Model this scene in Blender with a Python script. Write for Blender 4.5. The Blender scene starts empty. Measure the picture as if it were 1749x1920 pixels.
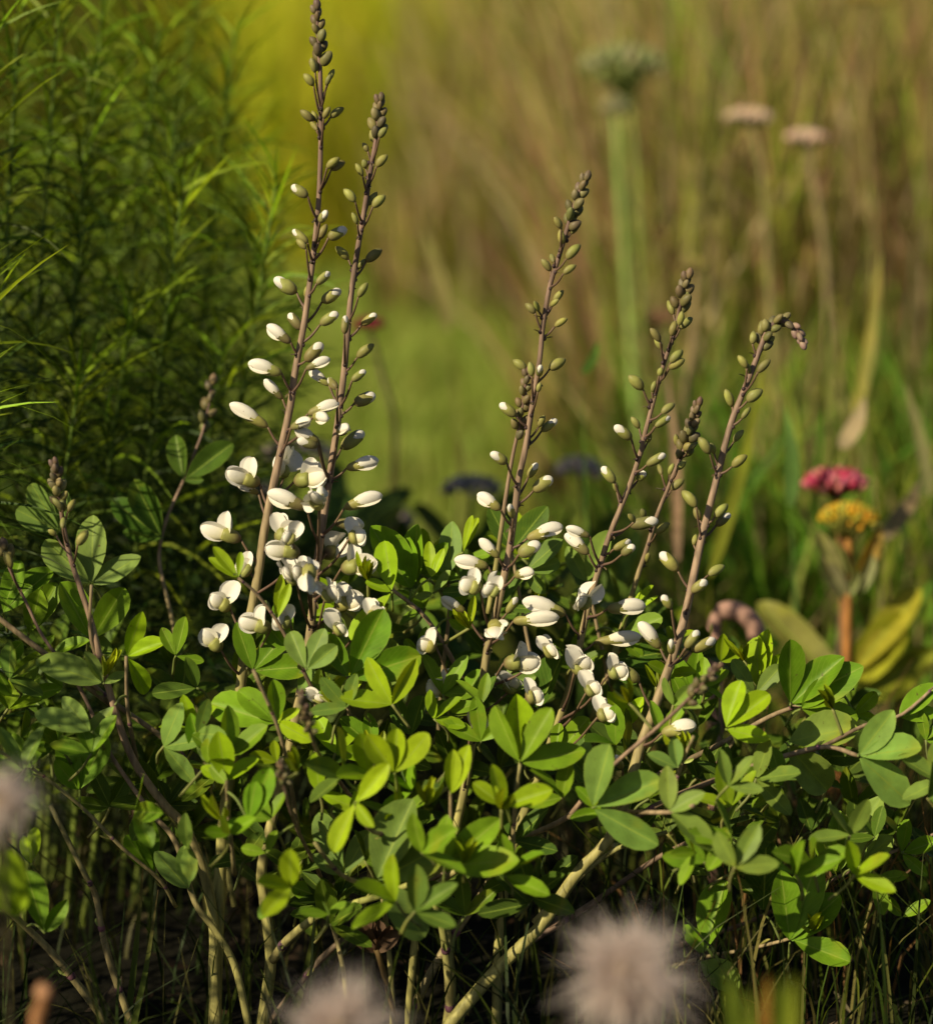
import bpy, math, random
import numpy as np
from mathutils import Vector, Matrix, Quaternion
random.seed(7); RNG = np.random.default_rng(7)
R_ = random.uniform
scn = bpy.context.scene
COL = scn.collection
V = Vector

# ------------------------------------------------------------------ camera
D0 = 2.0; S = 0.0004; PITCH = math.radians(12)
FWD = V((0, math.cos(PITCH), -math.sin(PITCH))); RGT = V((1, 0, 0)); UPV = V((0, math.sin(PITCH), math.cos(PITCH)))
CAMH = 0.826
CAM = V((0, -D0 * math.cos(PITCH), CAMH))
cd = bpy.data.cameras.new('camera'); co = bpy.data.objects.new('camera', cd); COL.objects.link(co)
co.location = CAM; co.rotation_euler = (math.radians(90) - PITCH, 0, 0)
cd.sensor_fit = 'VERTICAL'; cd.sensor_height = 36
cd.lens = 36 / (1920 * S / D0)
cd.clip_start = 0.05; cd.clip_end = 500
cd.dof.use_dof = True; cd.dof.focus_distance = D0
cd.dof.aperture_fstop = cd.lens / 1000 / 0.034
scn.camera = co

def P(px, py, d=0.0):
    """point of the place that stands d metres behind the plant's own plane"""
    z = D0 + d; k = S * z / D0
    return CAM + FWD * z + RGT * ((px - 874.5) * k) + UPV * (-(py - 960) * k)
def PX(n, d=0.0): return n * S * (D0 + d) / D0

# ------------------------------------------------------------------ light
SUN_EL, SUN_AZ = math.radians(33), math.radians(50)     # azimuth: to the left of the way back to the camera
tosun = V((-math.sin(SUN_AZ) * math.cos(SUN_EL), -math.cos(SUN_AZ) * math.cos(SUN_EL), math.sin(SUN_EL)))
sl = bpy.data.lights.new('sun', 'SUN'); so = bpy.data.objects.new('sun', sl); COL.objects.link(so)
sl.energy = 5.0; sl.angle = math.radians(0.5); sl.color = (1.0, 0.88, 0.62)
so.rotation_euler = (-tosun).to_track_quat('-Z', 'Y').to_euler()
so.location = tosun * 10
w = bpy.data.worlds.new('World'); scn.world = w; w.use_nodes = True
nt = w.node_tree; bg = nt.nodes['Background']
sky = nt.nodes.new('ShaderNodeTexSky'); sky.sky_type = 'NISHITA'; sky.sun_disc = False
sky.sun_elevation = SUN_EL
sky.sun_rotation = math.atan2(tosun.x, tosun.y)
nt.links.new(sky.outputs[0], bg.inputs[0]); bg.inputs[1].default_value = 0.05
scn.view_settings.view_transform = 'Standard'; scn.view_settings.look = 'None'
scn.view_settings.exposure = 0; scn.view_settings.gamma = 1
scn.cycles.use_denoising = True
scn.cycles.max_bounces = 6; scn.cycles.diffuse_bounces = 1; scn.cycles.transmission_bounces = 3

# ------------------------------------------------------------------ materials
def mat(name, trans=0.3, rough=0.5, spec=0.3, noise=0.25, nscale=60, vein=False, tint=(1.1, 1.15, 0.5), bump=0.0, nstretch=None, gloss_back=False):
    m = bpy.data.materials.new(name); m.use_nodes = True
    t = m.node_tree; N = t.nodes; L = t.links; N.clear()
    out = N.new('ShaderNodeOutputMaterial'); pr = N.new('ShaderNodeBsdfPrincipled')
    at = N.new('ShaderNodeAttribute'); at.attribute_name = 'col'
    tc = N.new('ShaderNodeTexCoord'); nz = N.new('ShaderNodeTexNoise'); nz.inputs['Scale'].default_value = nscale
    nz.inputs['Detail'].default_value = 4
    if nstretch:
        mp = N.new('ShaderNodeMapping'); mp.inputs['Scale'].default_value = nstretch
        L.new(tc.outputs['Object'], mp.inputs[0]); L.new(mp.outputs[0], nz.inputs['Vector'])
    else:
        L.new(tc.outputs['Object'], nz.inputs['Vector'])
    mr = N.new('ShaderNodeMapRange'); mr.inputs[1].default_value = 0.3; mr.inputs[2].default_value = 0.7
    mr.inputs[3].default_value = 1 - noise; mr.inputs[4].default_value = 1 + noise
    L.new(nz.outputs['Fac'], mr.inputs[0])
    mul = N.new('ShaderNodeVectorMath'); mul.operation = 'SCALE'
    L.new(at.outputs['Color'], mul.inputs[0]); L.new(mr.outputs[0], mul.inputs['Scale'])
    col = mul.outputs[0]
    if vein:
        uv = N.new('ShaderNodeAttribute'); uv.attribute_name = 'luv'
        sp = N.new('ShaderNodeSeparateXYZ'); L.new(uv.outputs['Vector'], sp.inputs[0])
        ab = N.new('ShaderNodeMath'); ab.operation = 'ABSOLUTE'; L.new(sp.outputs[0], ab.inputs[0])
        # midrib
        mrb = N.new('ShaderNodeMapRange'); mrb.inputs[1].default_value = 0.02; mrb.inputs[2].default_value = 0.075
        mrb.inputs[3].default_value = 0.7; mrb.inputs[4].default_value = 0.0; L.new(ab.outputs[0], mrb.inputs[0])
        # side veins
        k = N.new('ShaderNodeMath'); k.operation = 'MULTIPLY_ADD'; k.inputs[1].default_value = -0.38; L.new(ab.outputs[0], k.inputs[0]); L.new(sp.outputs[1], k.inputs[2])
        k2 = N.new('ShaderNodeMath'); k2.operation = 'MULTIPLY'; k2.inputs[1].default_value = 62; L.new(k.outputs[0], k2.inputs[0])
        k3 = N.new('ShaderNodeMath'); k3.operation = 'SINE'; L.new(k2.outputs[0], k3.inputs[0])
        k4 = N.new('ShaderNodeMapRange'); k4.inputs[1].default_value = 0.86; k4.inputs[2].default_value = 1.0; k4.inputs[3].default_value = 0; k4.inputs[4].default_value = 0.22
        L.new(k3.outputs[0], k4.inputs[0])
        ad = N.new('ShaderNodeMath'); ad.operation = 'ADD'; ad.use_clamp = True; L.new(mrb.outputs[0], ad.inputs[0]); L.new(k4.outputs[0], ad.inputs[1])
        # edge rim a little paler
        er = N.new('ShaderNodeMapRange'); er.inputs[1].default_value = 0.93; er.inputs[2].default_value = 1.0; er.inputs[3].default_value = 0; er.inputs[4].default_value = 0.35
        L.new(ab.outputs[0], er.inputs[0])
        ad2 = N.new('ShaderNodeMath'); ad2.operation = 'ADD'; ad2.use_clamp = True; L.new(ad.outputs[0], ad2.inputs[0]); L.new(er.outputs[0], ad2.inputs[1])
        mx = N.new('ShaderNodeMix'); mx.data_type = 'RGBA'; mx.inputs['B'].default_value = (0.32, 0.42, 0.06, 1)
        L.new(ad2.outputs[0], mx.inputs['Factor']); L.new(col, mx.inputs['A'])
        # underside paler and greyer
        ge = N.new('ShaderNodeNewGeometry')
        mx2 = N.new('ShaderNodeMix'); mx2.data_type = 'RGBA'; mx2.inputs['B'].default_value = (0.20, 0.28, 0.09, 1)
        gm = N.new('ShaderNodeMath'); gm.operation = 'MULTIPLY'; gm.inputs[1].default_value = 0.45; L.new(ge.outputs['Backfacing'], gm.inputs[0])
        L.new(gm.outputs[0], mx2.inputs['Factor']); L.new(mx.outputs['Result'], mx2.inputs['A'])
        col = mx2.outputs['Result']
        # yellowing patches and small brown specks
        for sc_, lo, hi, fc, cc in ((38, .56, .72, .42, (.36, .36, .02, 1)), (240, .70, .74, .75, (.11, .07, .025, 1)), (14, .5, .7, .3, (.09, .17, .02, 1))):
            z = N.new('ShaderNodeTexNoise'); z.inputs['Scale'].default_value = sc_; z.inputs['Detail'].default_value = 3; L.new(tc.outputs['Object'], z.inputs['Vector'])
            q = N.new('ShaderNodeMapRange'); q.inputs[1].default_value = lo; q.inputs[2].default_value = hi; q.inputs[3].default_value = 0; q.inputs[4].default_value = fc; L.new(z.outputs['Fac'], q.inputs[0])
            mm = N.new('ShaderNodeMix'); mm.data_type = 'RGBA'; mm.inputs['B'].default_value = cc; L.new(q.outputs[0], mm.inputs['Factor']); L.new(col, mm.inputs['A']); col = mm.outputs['Result']
    if name == 'white_petal':
        for sc_, lo, hi, fc, cc in ((60, .45, .75, .30, (.80, .72, .50, 1)), (260, .715, .74, .7, (.30, .18, .07, 1))):
            z = N.new('ShaderNodeTexNoise'); z.inputs['Scale'].default_value = sc_; z.inputs['Detail'].default_value = 3; L.new(tc.outputs['Object'], z.inputs['Vector'])
            q = N.new('ShaderNodeMapRange'); q.inputs[1].default_value = lo; q.inputs[2].default_value = hi; q.inputs[3].default_value = 0; q.inputs[4].default_value = fc; L.new(z.outputs['Fac'], q.inputs[0])
            mm = N.new('ShaderNodeMix'); mm.data_type = 'RGBA'; mm.inputs['B'].default_value = cc; L.new(q.outputs[0], mm.inputs['Factor']); L.new(col, mm.inputs['A']); col = mm.outputs['Result']
    L.new(col, pr.inputs['Base Color'])
    pr.inputs['Roughness'].default_value = rough; pr.inputs['Specular IOR Level'].default_value = spec
    if bump:
        bp = N.new('ShaderNodeBump'); bp.inputs['Strength'].default_value = bump; bp.inputs['Distance'].default_value = 0.001
        L.new(nz.outputs['Fac'], bp.inputs['Height']); L.new(bp.outputs[0], pr.inputs['Normal'])
    if trans > 0:
        tr = N.new('ShaderNodeBsdfTranslucent'); tm = N.new('ShaderNodeVectorMath'); tm.operation = 'MULTIPLY'
        tm.inputs[1].default_value = tint; L.new(col, tm.inputs[0]); L.new(tm.outputs[0], tr.inputs['Color'])
        ms = N.new('ShaderNodeMixShader'); ms.inputs[0].default_value = trans
        L.new(pr.outputs[0], ms.inputs[1]); L.new(tr.outputs[0], ms.inputs[2]); L.new(ms.outputs[0], out.inputs[0])
    else:
        L.new(pr.outputs[0], out.inputs[0])
    return m
M = {
 'leaf': mat('leaf_blade', 0.20, 0.46, 0.14, 0.22, 70, vein=True, tint=(1.8, 1.4, 0.10)),
 'stem': mat('stem_skin', 0.0, 0.55, 0.25, 0.42, 120, bump=0.4, nstretch=(2, 2, .22)),
 'bud': mat('bud_skin', 0.12, 0.5, 0.3, 0.22, 160, tint=(1.1, 1.1, .6)),
 'petal': mat('white_petal', 0.16, 0.55, 0.2, 0.05, 120, tint=(1, 1, .95), bump=0.15),
 'thread': mat('thread_leaf', 0.26, 0.5, 0.25, 0.2, 40, tint=(1.3, 1.3, .35)),
 'grass': mat('grass_blade', 0.35, 0.55, 0.2, 0.25, 30, tint=(1.2, 1.2, .5)),
 'fuzz': mat('seed_fuzz', 0.6, 0.7, 0.1, 0.06, 80, tint=(1, 1, 1)),
 'dry': mat('dry_plant', 0.2, 0.7, 0.15, 0.3, 60, tint=(1, 1, .8), bump=0.2),
 'petal_red': mat('coloured_petal', 0.25, 0.5, 0.25, 0.2, 90, tint=(1.1, 1, 1)),
}
def ground_mat():
    m = bpy.data.materials.new('meadow_soil'); m.use_nodes = True; t = m.node_tree; N = t.nodes; L = t.links
    pr = N['Principled BSDF']; tc = N.new('ShaderNodeTexCoord')
    n1 = N.new('ShaderNodeTexNoise'); n1.inputs['Scale'].default_value = 0.9; n1.inputs['Detail'].default_value = 6
    n2 = N.new('ShaderNodeTexNoise'); n2.inputs['Scale'].default_value = 22; n2.inputs['Detail'].default_value = 5
    L.new(tc.outputs['Object'], n1.inputs['Vector']); L.new(tc.outputs['Object'], n2.inputs['Vector'])
    r1 = N.new('ShaderNodeValToRGB'); r1.color_ramp.elements[0].position = .35; r1.color_ramp.elements[1].position = .65
    r1.color_ramp.elements[0].color = (.13, .16, .018, 1); r1.color_ramp.elements[1].color = (.24, .28, .03, 1)
    r2 = N.new('ShaderNodeValToRGB'); r2.color_ramp.elements[0].position = .3; r2.color_ramp.elements[1].position = .7
    r2.color_ramp.elements[0].color = (.35, .3, .25, 1); r2.color_ramp.elements[1].color = (1.2, 1.2, 1.1, 1)
    L.new(n1.outputs['Fac'], r1.inputs[0]); L.new(n2.outputs['Fac'], r2.inputs[0])
    mu = N.new('ShaderNodeMix'); mu.data_type = 'RGBA'; mu.blend_type = 'MULTIPLY'; mu.inputs['Factor'].default_value = 1
    L.new(r1.outputs[0], mu.inputs['A']); L.new(r2.outputs[0], mu.inputs['B'])
    # bare earth near the plant, its shade painted in as near black
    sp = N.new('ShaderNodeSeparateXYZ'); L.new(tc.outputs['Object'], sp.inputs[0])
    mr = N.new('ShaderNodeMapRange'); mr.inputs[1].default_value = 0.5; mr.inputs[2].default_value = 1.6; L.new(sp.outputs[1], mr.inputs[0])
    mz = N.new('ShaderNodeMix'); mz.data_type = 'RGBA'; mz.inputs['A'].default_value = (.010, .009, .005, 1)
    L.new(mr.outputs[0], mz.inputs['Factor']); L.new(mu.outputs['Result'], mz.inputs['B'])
    L.new(mz.outputs['Result'], pr.inputs['Base Color']); pr.inputs['Roughness'].default_value = .9; pr.inputs['Specular IOR Level'].default_value = .1
    bp = N.new('ShaderNodeBump'); bp.inputs['Strength'].default_value = .8; bp.inputs['Distance'].default_value = .02
    L.new(n2.outputs['Fac'], bp.inputs['Height']); L.new(bp.outputs[0], pr.inputs['Normal'])
    return m

# ------------------------------------------------------------------ mesh builder
ORIG = {}
class G:
    def __init__(s): s.v = []; s.f = []; s.c = []; s.u = []; s.m = []
    def add(s, verts, faces, cols, uvs=None, mi=0):
        b = len(s.v); s.v += [tuple(x) for x in verts]; n = len(verts)
        s.c += ([tuple(cols)] * n if isinstance(cols[0], (int, float)) else [tuple(c) for c in cols])
        s.u += (uvs if uvs else [(1 / 2, 0.5, 0)] * n)
        s.f += [tuple(b + i for i in f) for f in faces]; s.m += [mi] * len(faces)
    def build(s, name, mats, parent=None, origin=None):
        if origin is None: origin = V(s.v[0])
        origin = V(origin)
        me = bpy.data.meshes.new(name)
        me.from_pydata([(x[0] - origin.x, x[1] - origin.y, x[2] - origin.z) for x in s.v], [], s.f)
        a = me.attributes.new('col', 'FLOAT_COLOR', 'POINT'); a.data.foreach_set('color', np.array([(c[0], c[1], c[2], 1) for c in s.c], dtype=np.float32).ravel())
        a = me.attributes.new('luv', 'FLOAT_VECTOR', 'POINT'); a.data.foreach_set('vector', np.array(s.u, dtype=np.float32).ravel())
        for k in (mats if isinstance(mats, (list, tuple)) else [mats]): me.materials.append(M[k] if isinstance(k, str) else k)
        me.polygons.foreach_set('material_index', np.array(s.m, dtype=np.int32))
        me.polygons.foreach_set('use_smooth', np.ones(len(s.f), dtype=bool)); me.update()
        o = bpy.data.objects.new(name, me); COL.objects.link(o)
        return place(o, origin, parent)
def place(o, origin, parent=None):
    origin = V(origin)
    if parent is not None:
        o.parent = parent; o.location = origin - ORIG[parent.name]
    else: o.location = origin
    ORIG[o.name] = origin; return o
def empty(name, loc): 
    o = bpy.data.objects.new(name, None); o.empty_display_size = .05; COL.objects.link(o); return place(o, loc)
def tag(o, label=None, cat=None, group=None, kind=None):
    for k, x in (('label', label), ('category', cat), ('group', group), ('kind', kind)):
        if x: o[k] = x
    return o
def mixc(a, b, t): return tuple(a[i] + (b[i] - a[i]) * t for i in range(3))
def jit(c, k=.15):
    f = 1 + R_(-k, k); return (c[0] * f * (1 + R_(-k, k) * .5), c[1] * f, c[2] * f * (1 + R_(-k, k) * .5))

def frame(t, hint=None):
    t = t.normalized(); h = hint or V((0, -1, .2))
    if abs(t.dot(h.normalized())) > .97: h = V((1, 0, .1))
    a = t.cross(h).normalized(); b = a.cross(t).normalized(); return a, b
def smooth(pts, n=4):
    """Catmull-Rom through a list of Vectors"""
    if len(pts) < 3: 
        return [pts[0].lerp(pts[1], i / n) for i in range(n + 1)]
    q = [pts[0] * 2 - pts[1]] + pts + [pts[-1] * 2 - pts[-2]]; out = []
    for i in range(1, len(q) - 2):
        for k in range(n):
            t = k / n; a, b, c, d = q[i - 1:i + 3]
            out.append(.5 * ((2 * b) + (c - a) * t + (2 * a - 5 * b + 4 * c - d) * t * t + (3 * b - a - 3 * c + d) * t ** 3))
    out.append(pts[-1]); return out
def tube(g, pts, rad, cols, sides=8, mi=0, cap=True):
    n = len(pts); vs = []; cs = []; fs = []
    for i, p in enumerate(pts):
        t = (pts[min(i + 1, n - 1)] - pts[max(i - 1, 0)])
        if t.length < 1e-9: t = V((0, 0, 1))
        a, b = frame(t); r = rad(i / (n - 1)) if callable(rad) else rad
        c = cols(i / (n - 1)) if callable(cols) else cols
        for k in range(sides):
            w_ = 2 * math.pi * k / sides; vs.append(p + a * (r * math.cos(w_)) + b * (r * math.sin(w_))); cs.append(c)
    for i in range(n - 1):
        for k in range(sides): fs.append((i * sides + k, i * sides + (k + 1) % sides, (i + 1) * sides + (k + 1) % sides, (i + 1) * sides + k))
    if cap: fs.append(tuple(range(sides))[::-1]); fs.append(tuple((n - 1) * sides + k for k in range(sides)))
    g.add(vs, fs, cs, mi=mi)
def pod(g, base, tip, wid, prof, cols, bend=0.0, up=None, flat=1.0, sides=10, mi=0, ridge=0.0):
    """a lathe-like body from base to tip; prof: list of (t, r); bend arcs it toward up"""
    ax = tip - base; Ln = ax.length; ax = ax / Ln; up = up or V((0, 0, 1))
    a, b = frame(ax, up); vs = []; cs = []; fs = []; n = len(prof)
    for i, (t, r0) in enumerate(prof):
        c0 = base + ax * (Ln * t) + b * (bend * Ln * (4 * t * (1 - t)))
        for k in range(sides):
            w_ = 2 * math.pi * k / sides; r = r0 * (1 + ridge * math.sin(2 * w_ + 1.3 + 3 * t) + ridge * .7 * math.sin(5 * w_ + 4 * t))
            vs.append(c0 + a * (wid * r * flat * math.cos(w_)) + b * (wid * r * math.sin(w_))); cs.append(cols(t, math.sin(w_)) if callable(cols) else cols)
    for i in range(n - 1):
        for k in range(sides): fs.append((i * sides + k, i * sides + (k + 1) % sides, (i + 1) * sides + (k + 1) % sides, (i + 1) * sides + k))
    fs.append(tuple(range(sides))[::-1]); fs.append(tuple((n - 1) * sides + k for k in range(sides)))
    g.add(vs, fs, cs, mi=mi)
OVOID = [(0, .25), (.05, .5), (.18, .82), (.38, 1), (.58, .97), (.76, .8), (.9, .5), (.97, .25), (1, .05)]
def sheet(g, base, tip, nrm, wid, cols, bend=0.0, fold=0.1, ex=(.9, .55), n=9, wav=0.0, mi=0, twist=0.0, mucro=0):
    """a leaflet or petal: nine rows by seven points between base and tip"""
    ax = tip - base; Ln = ax.length
    if Ln < 1e-6: return
    ax = ax / Ln; nn = nrm - ax * nrm.dot(ax)
    if nn.length < 1e-3: nn = frame(ax)[1]
    nn.normalize(); sd = ax.cross(nn)
    pk = ex[0] / (ex[0] + ex[1]); nm = pk ** ex[0] * (1 - pk) ** ex[1]
    us = (-1, -.66, -.33, 0, .33, .66, 1); vs = []; uv = []; cs = []; fs = []; ph = R_(0, 6)
    for i in range(n + 1):
        t = i / n; t = 0.5 - 0.5 * math.cos(math.pi * t) if i not in (0, n) else t
        wt = wid * max((t ** ex[0] * (1 - t) ** ex[1] / nm), .03)
        cen = base + ax * (Ln * t) + nn * (bend * Ln * (t * t))
        tw = twist * t; s2 = sd * math.cos(tw) + nn * math.sin(tw); n2 = nn * math.cos(tw) - sd * math.sin(tw)
        for u in us:
            rise = fold * wt * abs(u) + wav * Ln * math.sin(ph + 9 * t + u * 2) * abs(u)
            vs.append(cen + s2 * (u * wt * .5) + n2 * rise); uv.append((u, t, 0)); cs.append(cols(t, u) if callable(cols) else cols)
    k = len(us)
    for i in range(n):
        for j in range(k - 1): fs.append((i * k + j, i * k + j + 1, (i + 1) * k + j + 1, (i + 1) * k + j))
    g.add(vs, fs, cs, uv, mi)
def ribbon(g, pts, wid, nrm, cols, mi=0, crease=.25):
    n = len(pts); vs = []; fs = []; cs = []; uv = []
    for i, p in enumerate(pts):
        t = i / (n - 1); tg = (pts[min(i + 1, n - 1)] - pts[max(i - 1, 0)]).normalized()
        sd = tg.cross(nrm)
        if sd.length < 1e-4: sd = V((1, 0, 0))
        sd.normalize(); up = sd.cross(tg)
        wv = wid * (min(1, .35 + 4 * t) * (1 - t ** 3) + .04) * .5
        vs += [p - sd * wv + up * (wv * crease), p, p + sd * wv + up * (wv * crease)]; c = cols(t) if callable(cols) else cols
        cs += [c] * 3; uv += [(-1, t, 0), (0, t, 0), (1, t, 0)]
    for i in range(n - 1):
        b = i * 3; fs += [(b, b + 1, b + 4, b + 3), (b + 1, b + 2, b + 5, b + 4)]
    g.add(vs, fs, cs, uv, mi)
def rnd_dir():
    z = R_(-1, 1); a = R_(0, 6.2832); r = math.sqrt(1 - z * z); return V((r * math.cos(a), r * math.sin(a), z))

# ------------------------------------------------------------------ the setting
def ground_height(x, y): return 0.012 * math.sin(x * 3.1 + 1) * math.cos(y * 2.3) + max(0, y - 6) * 0.01
gg = G(); nx, ny = 60, 90; gv = []; gf = []
for j in range(ny):
    y = -4 + 90 * (j / (ny - 1)) ** 2.0
    for i in range(nx):
        x = (i / (nx - 1) - .5) * (16 + 1.2 * max(0, y)); gv.append(V((x, y, ground_height(x, y))))
for j in range(ny - 1):
    for i in range(nx - 1): gf.append((j * nx + i, j * nx + i + 1, (j + 1) * nx + i + 1, (j + 1) * nx + i))
gg.add(gv, gf, (.1, .1, .02))
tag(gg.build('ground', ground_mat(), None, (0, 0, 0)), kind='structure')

def blade_field(name, n, sampler, label, mats='grass', segs=4):
    """sampler(n) -> x, y, height, width, lean dir, lean, colour (arrays): many blades in ONE mesh of kind stuff"""
    x, y, h, wd, la, ln, c = sampler(n); n = len(x); rows = segs + 1
    t = np.linspace(0, 1, rows)[None, :]
    z0 = 0.012 * np.sin(x * 3.1 + 1) * np.cos(y * 2.3) + np.maximum(0, y - 6) * 0.01 - .01
    cx = x[:, None] + np.cos(la)[:, None] * (ln * h)[:, None] * t ** 2
    cy = y[:, None] + np.sin(la)[:, None] * (ln * h)[:, None] * t ** 2
    cz = z0[:, None] + h[:, None] * (t - .35 * (ln[:, None] ** 2) * t ** 2)
    fa = RNG.uniform(-1.1, 1.1, n); sx = np.cos(fa)[:, None]; sy = np.sin(fa)[:, None]
    wv = wd[:, None] * .5 * (1 - t ** 2.5) + .0002
    co_ = np.zeros((n, rows, 2, 3), np.float32)
    co_[:, :, 0, 0] = cx - sx * wv; co_[:, :, 0, 1] = cy - sy * wv; co_[:, :, 0, 2] = cz
    co_[:, :, 1, 0] = cx + sx * wv; co_[:, :, 1, 1] = cy + sy * wv; co_[:, :, 1, 2] = cz
    base = (np.arange(n) * rows * 2)[:, None, None]; r = (np.arange(segs) * 2)[None, :, None]
    q = base + r + np.array([0, 1, 3, 2])[None, None, :]
    me = bpy.data.meshes.new(name); nv = n * rows * 2; nf = n * segs
    me.vertices.add(nv); me.vertices.foreach_set('co', co_.ravel())
    me.loops.add(nf * 4); me.loops.foreach_set('vertex_index', q.astype(np.int32).ravel())
    me.polygons.add(nf); me.polygons.foreach_set('loop_start', (np.arange(nf) * 4).astype(np.int32))
    me.update(calc_edges=True)
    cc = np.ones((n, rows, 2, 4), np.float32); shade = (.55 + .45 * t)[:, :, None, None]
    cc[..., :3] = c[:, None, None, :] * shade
    a = me.attributes.new('col', 'FLOAT_COLOR', 'POINT'); a.data.foreach_set('color', cc.ravel())
    me.materials.append(M[mats]); me.polygons.foreach_set('use_smooth', np.ones(nf, dtype=bool))
    o = bpy.data.objects.new(name, me); COL.objects.link(o); tag(o, label, 'grass', kind='stuff'); return o
def pal(n, cols, jv=.25):
    cols = np.array(cols, np.float32); i = RNG.integers(0, len(cols), n)
    return cols[i] * (1 + RNG.uniform(-jv, jv, (n, 1)))
def lawn(n):
    y = RNG.uniform(1.4, 9.5, n); x = RNG.uniform(-.32, .32, n) * (y + 2) + RNG.uniform(-.2, .2, n)
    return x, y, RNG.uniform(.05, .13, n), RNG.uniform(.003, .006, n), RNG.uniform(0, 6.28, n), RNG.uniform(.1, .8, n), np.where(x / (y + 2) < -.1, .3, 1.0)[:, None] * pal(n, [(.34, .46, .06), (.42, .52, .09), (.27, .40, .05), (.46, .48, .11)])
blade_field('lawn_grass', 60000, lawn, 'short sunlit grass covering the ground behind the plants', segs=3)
def tall_right(n):
    y = RNG.uniform(1.7, 6.0, n); x = (RNG.uniform(-.035, .27, n)) * (y + 2)
    c = pal(n, [(.40, .36, .08), (.50, .42, .12), (.40, .40, .05), (.26, .40, .03), (.50, .34, .14), (.46, .32, .15), (.66, .52, .30), (.42, .22, .11), (.50, .26, .14), (.62, .48, .22), (.46, .50, .06), (.06, .08, .015), (.12, .10, .03)], .35)
    return x, y, RNG.uniform(.45, 1.05, n) * np.where(y > 3.8, np.clip((x / (y + 2) + .045) / .035, .2, 1), np.clip((x / (y + 2) - .015) / .04, .05, 1)), RNG.uniform(.004, .010, n), RNG.uniform(0, 6.28, n), RNG.uniform(.05, .5, n), c
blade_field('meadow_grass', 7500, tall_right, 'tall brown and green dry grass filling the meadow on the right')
def seedheads(n):
    y = RNG.uniform(2.4, 5.0, n); x = RNG.uniform(.02, .27, n) * (y + 2)
    c = pal(n, [(.50, .34, .18), (.55, .44, .20), (.40, .22, .12), (.48, .48, .08), (.30, .42, .05), (.66, .52, .30), (.46, .26, .16)], .3)
    return x, y, RNG.uniform(.25, 1.0, n), RNG.uniform(.008, .018, n), RNG.uniform(0, 6.28, n), RNG.uniform(.1, .9, n), c
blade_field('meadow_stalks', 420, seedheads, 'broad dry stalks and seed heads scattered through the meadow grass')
def tall_left(n):
    y = RNG.uniform(4.5, 9, n); x = RNG.uniform(-.3, .01, n) * (y + 2)
    c = pal(n, [(.55, .60, .012), (.66, .66, .02), (.45, .54, .012), (.66, .56, .04)], .25)
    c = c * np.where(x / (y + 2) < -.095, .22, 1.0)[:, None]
    return x, y, RNG.uniform(.5, 1.0, n), RNG.uniform(.006, .014, n), RNG.uniform(0, 6.28, n), RNG.uniform(.05, .5, n), c
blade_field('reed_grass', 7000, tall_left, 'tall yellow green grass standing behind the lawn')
def mid_right(n):
    y = RNG.uniform(.7, 2.0, n); x = RNG.uniform(.055, .27, n) * (y + 2)
    c = pal(n, [(.10, .26, .02), (.20, .38, .03), (.14, .20, .02), (.36, .42, .05), (.46, .36, .15)], .3)
    return x, y, RNG.uniform(.12, .45, n), RNG.uniform(.004, .011, n), RNG.uniform(0, 6.28, n), RNG.uniform(.1, .7, n), c
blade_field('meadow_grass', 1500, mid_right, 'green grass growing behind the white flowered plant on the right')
def near(n):
    x = RNG.uniform(-.5, .52, n); y = RNG.uniform(-.28, .75, n)
    c = pal(n, [(.035, .06, .01), (.03, .05, .01), (.05, .07, .01), (.12, .11, .03)], .3)  # the plant's shade is put into these dark colours
    return x, y, RNG.uniform(.06, .20, n), RNG.uniform(.0012, .003, n), RNG.uniform(0, 6.28, n), RNG.uniform(.1, .9, n), c
blade_field('undergrowth_grass', 1200, near, 'thin grass growing around the stems of the plant, darkened as in its shade')

lt = G()
for k in range(420):
    p = V((R_(-.5, .5), R_(-.3, .5), R_(.004, .02))); a = R_(0, 6.28); L_ = R_(.012, .04)
    sheet(lt, p, p + V((math.cos(a), math.sin(a), R_(-.1, .4))) * L_, V((R_(-.6, .6), R_(-.6, .6), 1)), L_ * R_(.1, .5), jit(random.choice([(.07, .045, .025), (.05, .03, .015), (.14, .10, .05), (.035, .025, .015)]), .3), R_(-.3, .3), R_(-.3, .4), (.8, .6), 5)
tag(lt.build('leaf_litter', ['dry'], None, (0, 0, 0)), 'brown dead leaves and crumbs lying on the shaded soil', 'leaf litter', kind='stuff')
def low_right(n):
    x = RNG.uniform(.12, .5, n); y = RNG.uniform(-.15, .6, n)
    c = pal(n, [(.14, .20, .02), (.20, .24, .03), (.09, .15, .02), (.28, .24, .07), (.30, .16, .06)], .3)
    return x, y, RNG.uniform(.08, .24, n), RNG.uniform(.001, .0026, n), RNG.uniform(0, 6.28, n), RNG.uniform(.1, .8, n), c
blade_field('undergrowth_grass', 420, low_right, 'fine green and straw coloured grass at the lower right')
# ------------------------------------------------------------------ the white wild indigo
ROOT = empty('indigo_plant', P(760, 1995, 0.03))
tag(ROOT, 'white flowered wild indigo plant with tall flower spikes above a mound of three-part green leaves', 'plant')
C_PURP = (.17, .10, .08); C_BROWN = (.33, .225, .145); C_OLIVE = (.38, .34, .11); C_LIME = (.42, .45, .10)
C_GBUD = (.38, .37, .095); C_DBUD = (.13, .095, .06); C_WHITE = (.96, .90, .77); C_CREAM = (.86, .77, .38)
BRANCH = []          # (object, sampled points) for leaves to hang on

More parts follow.
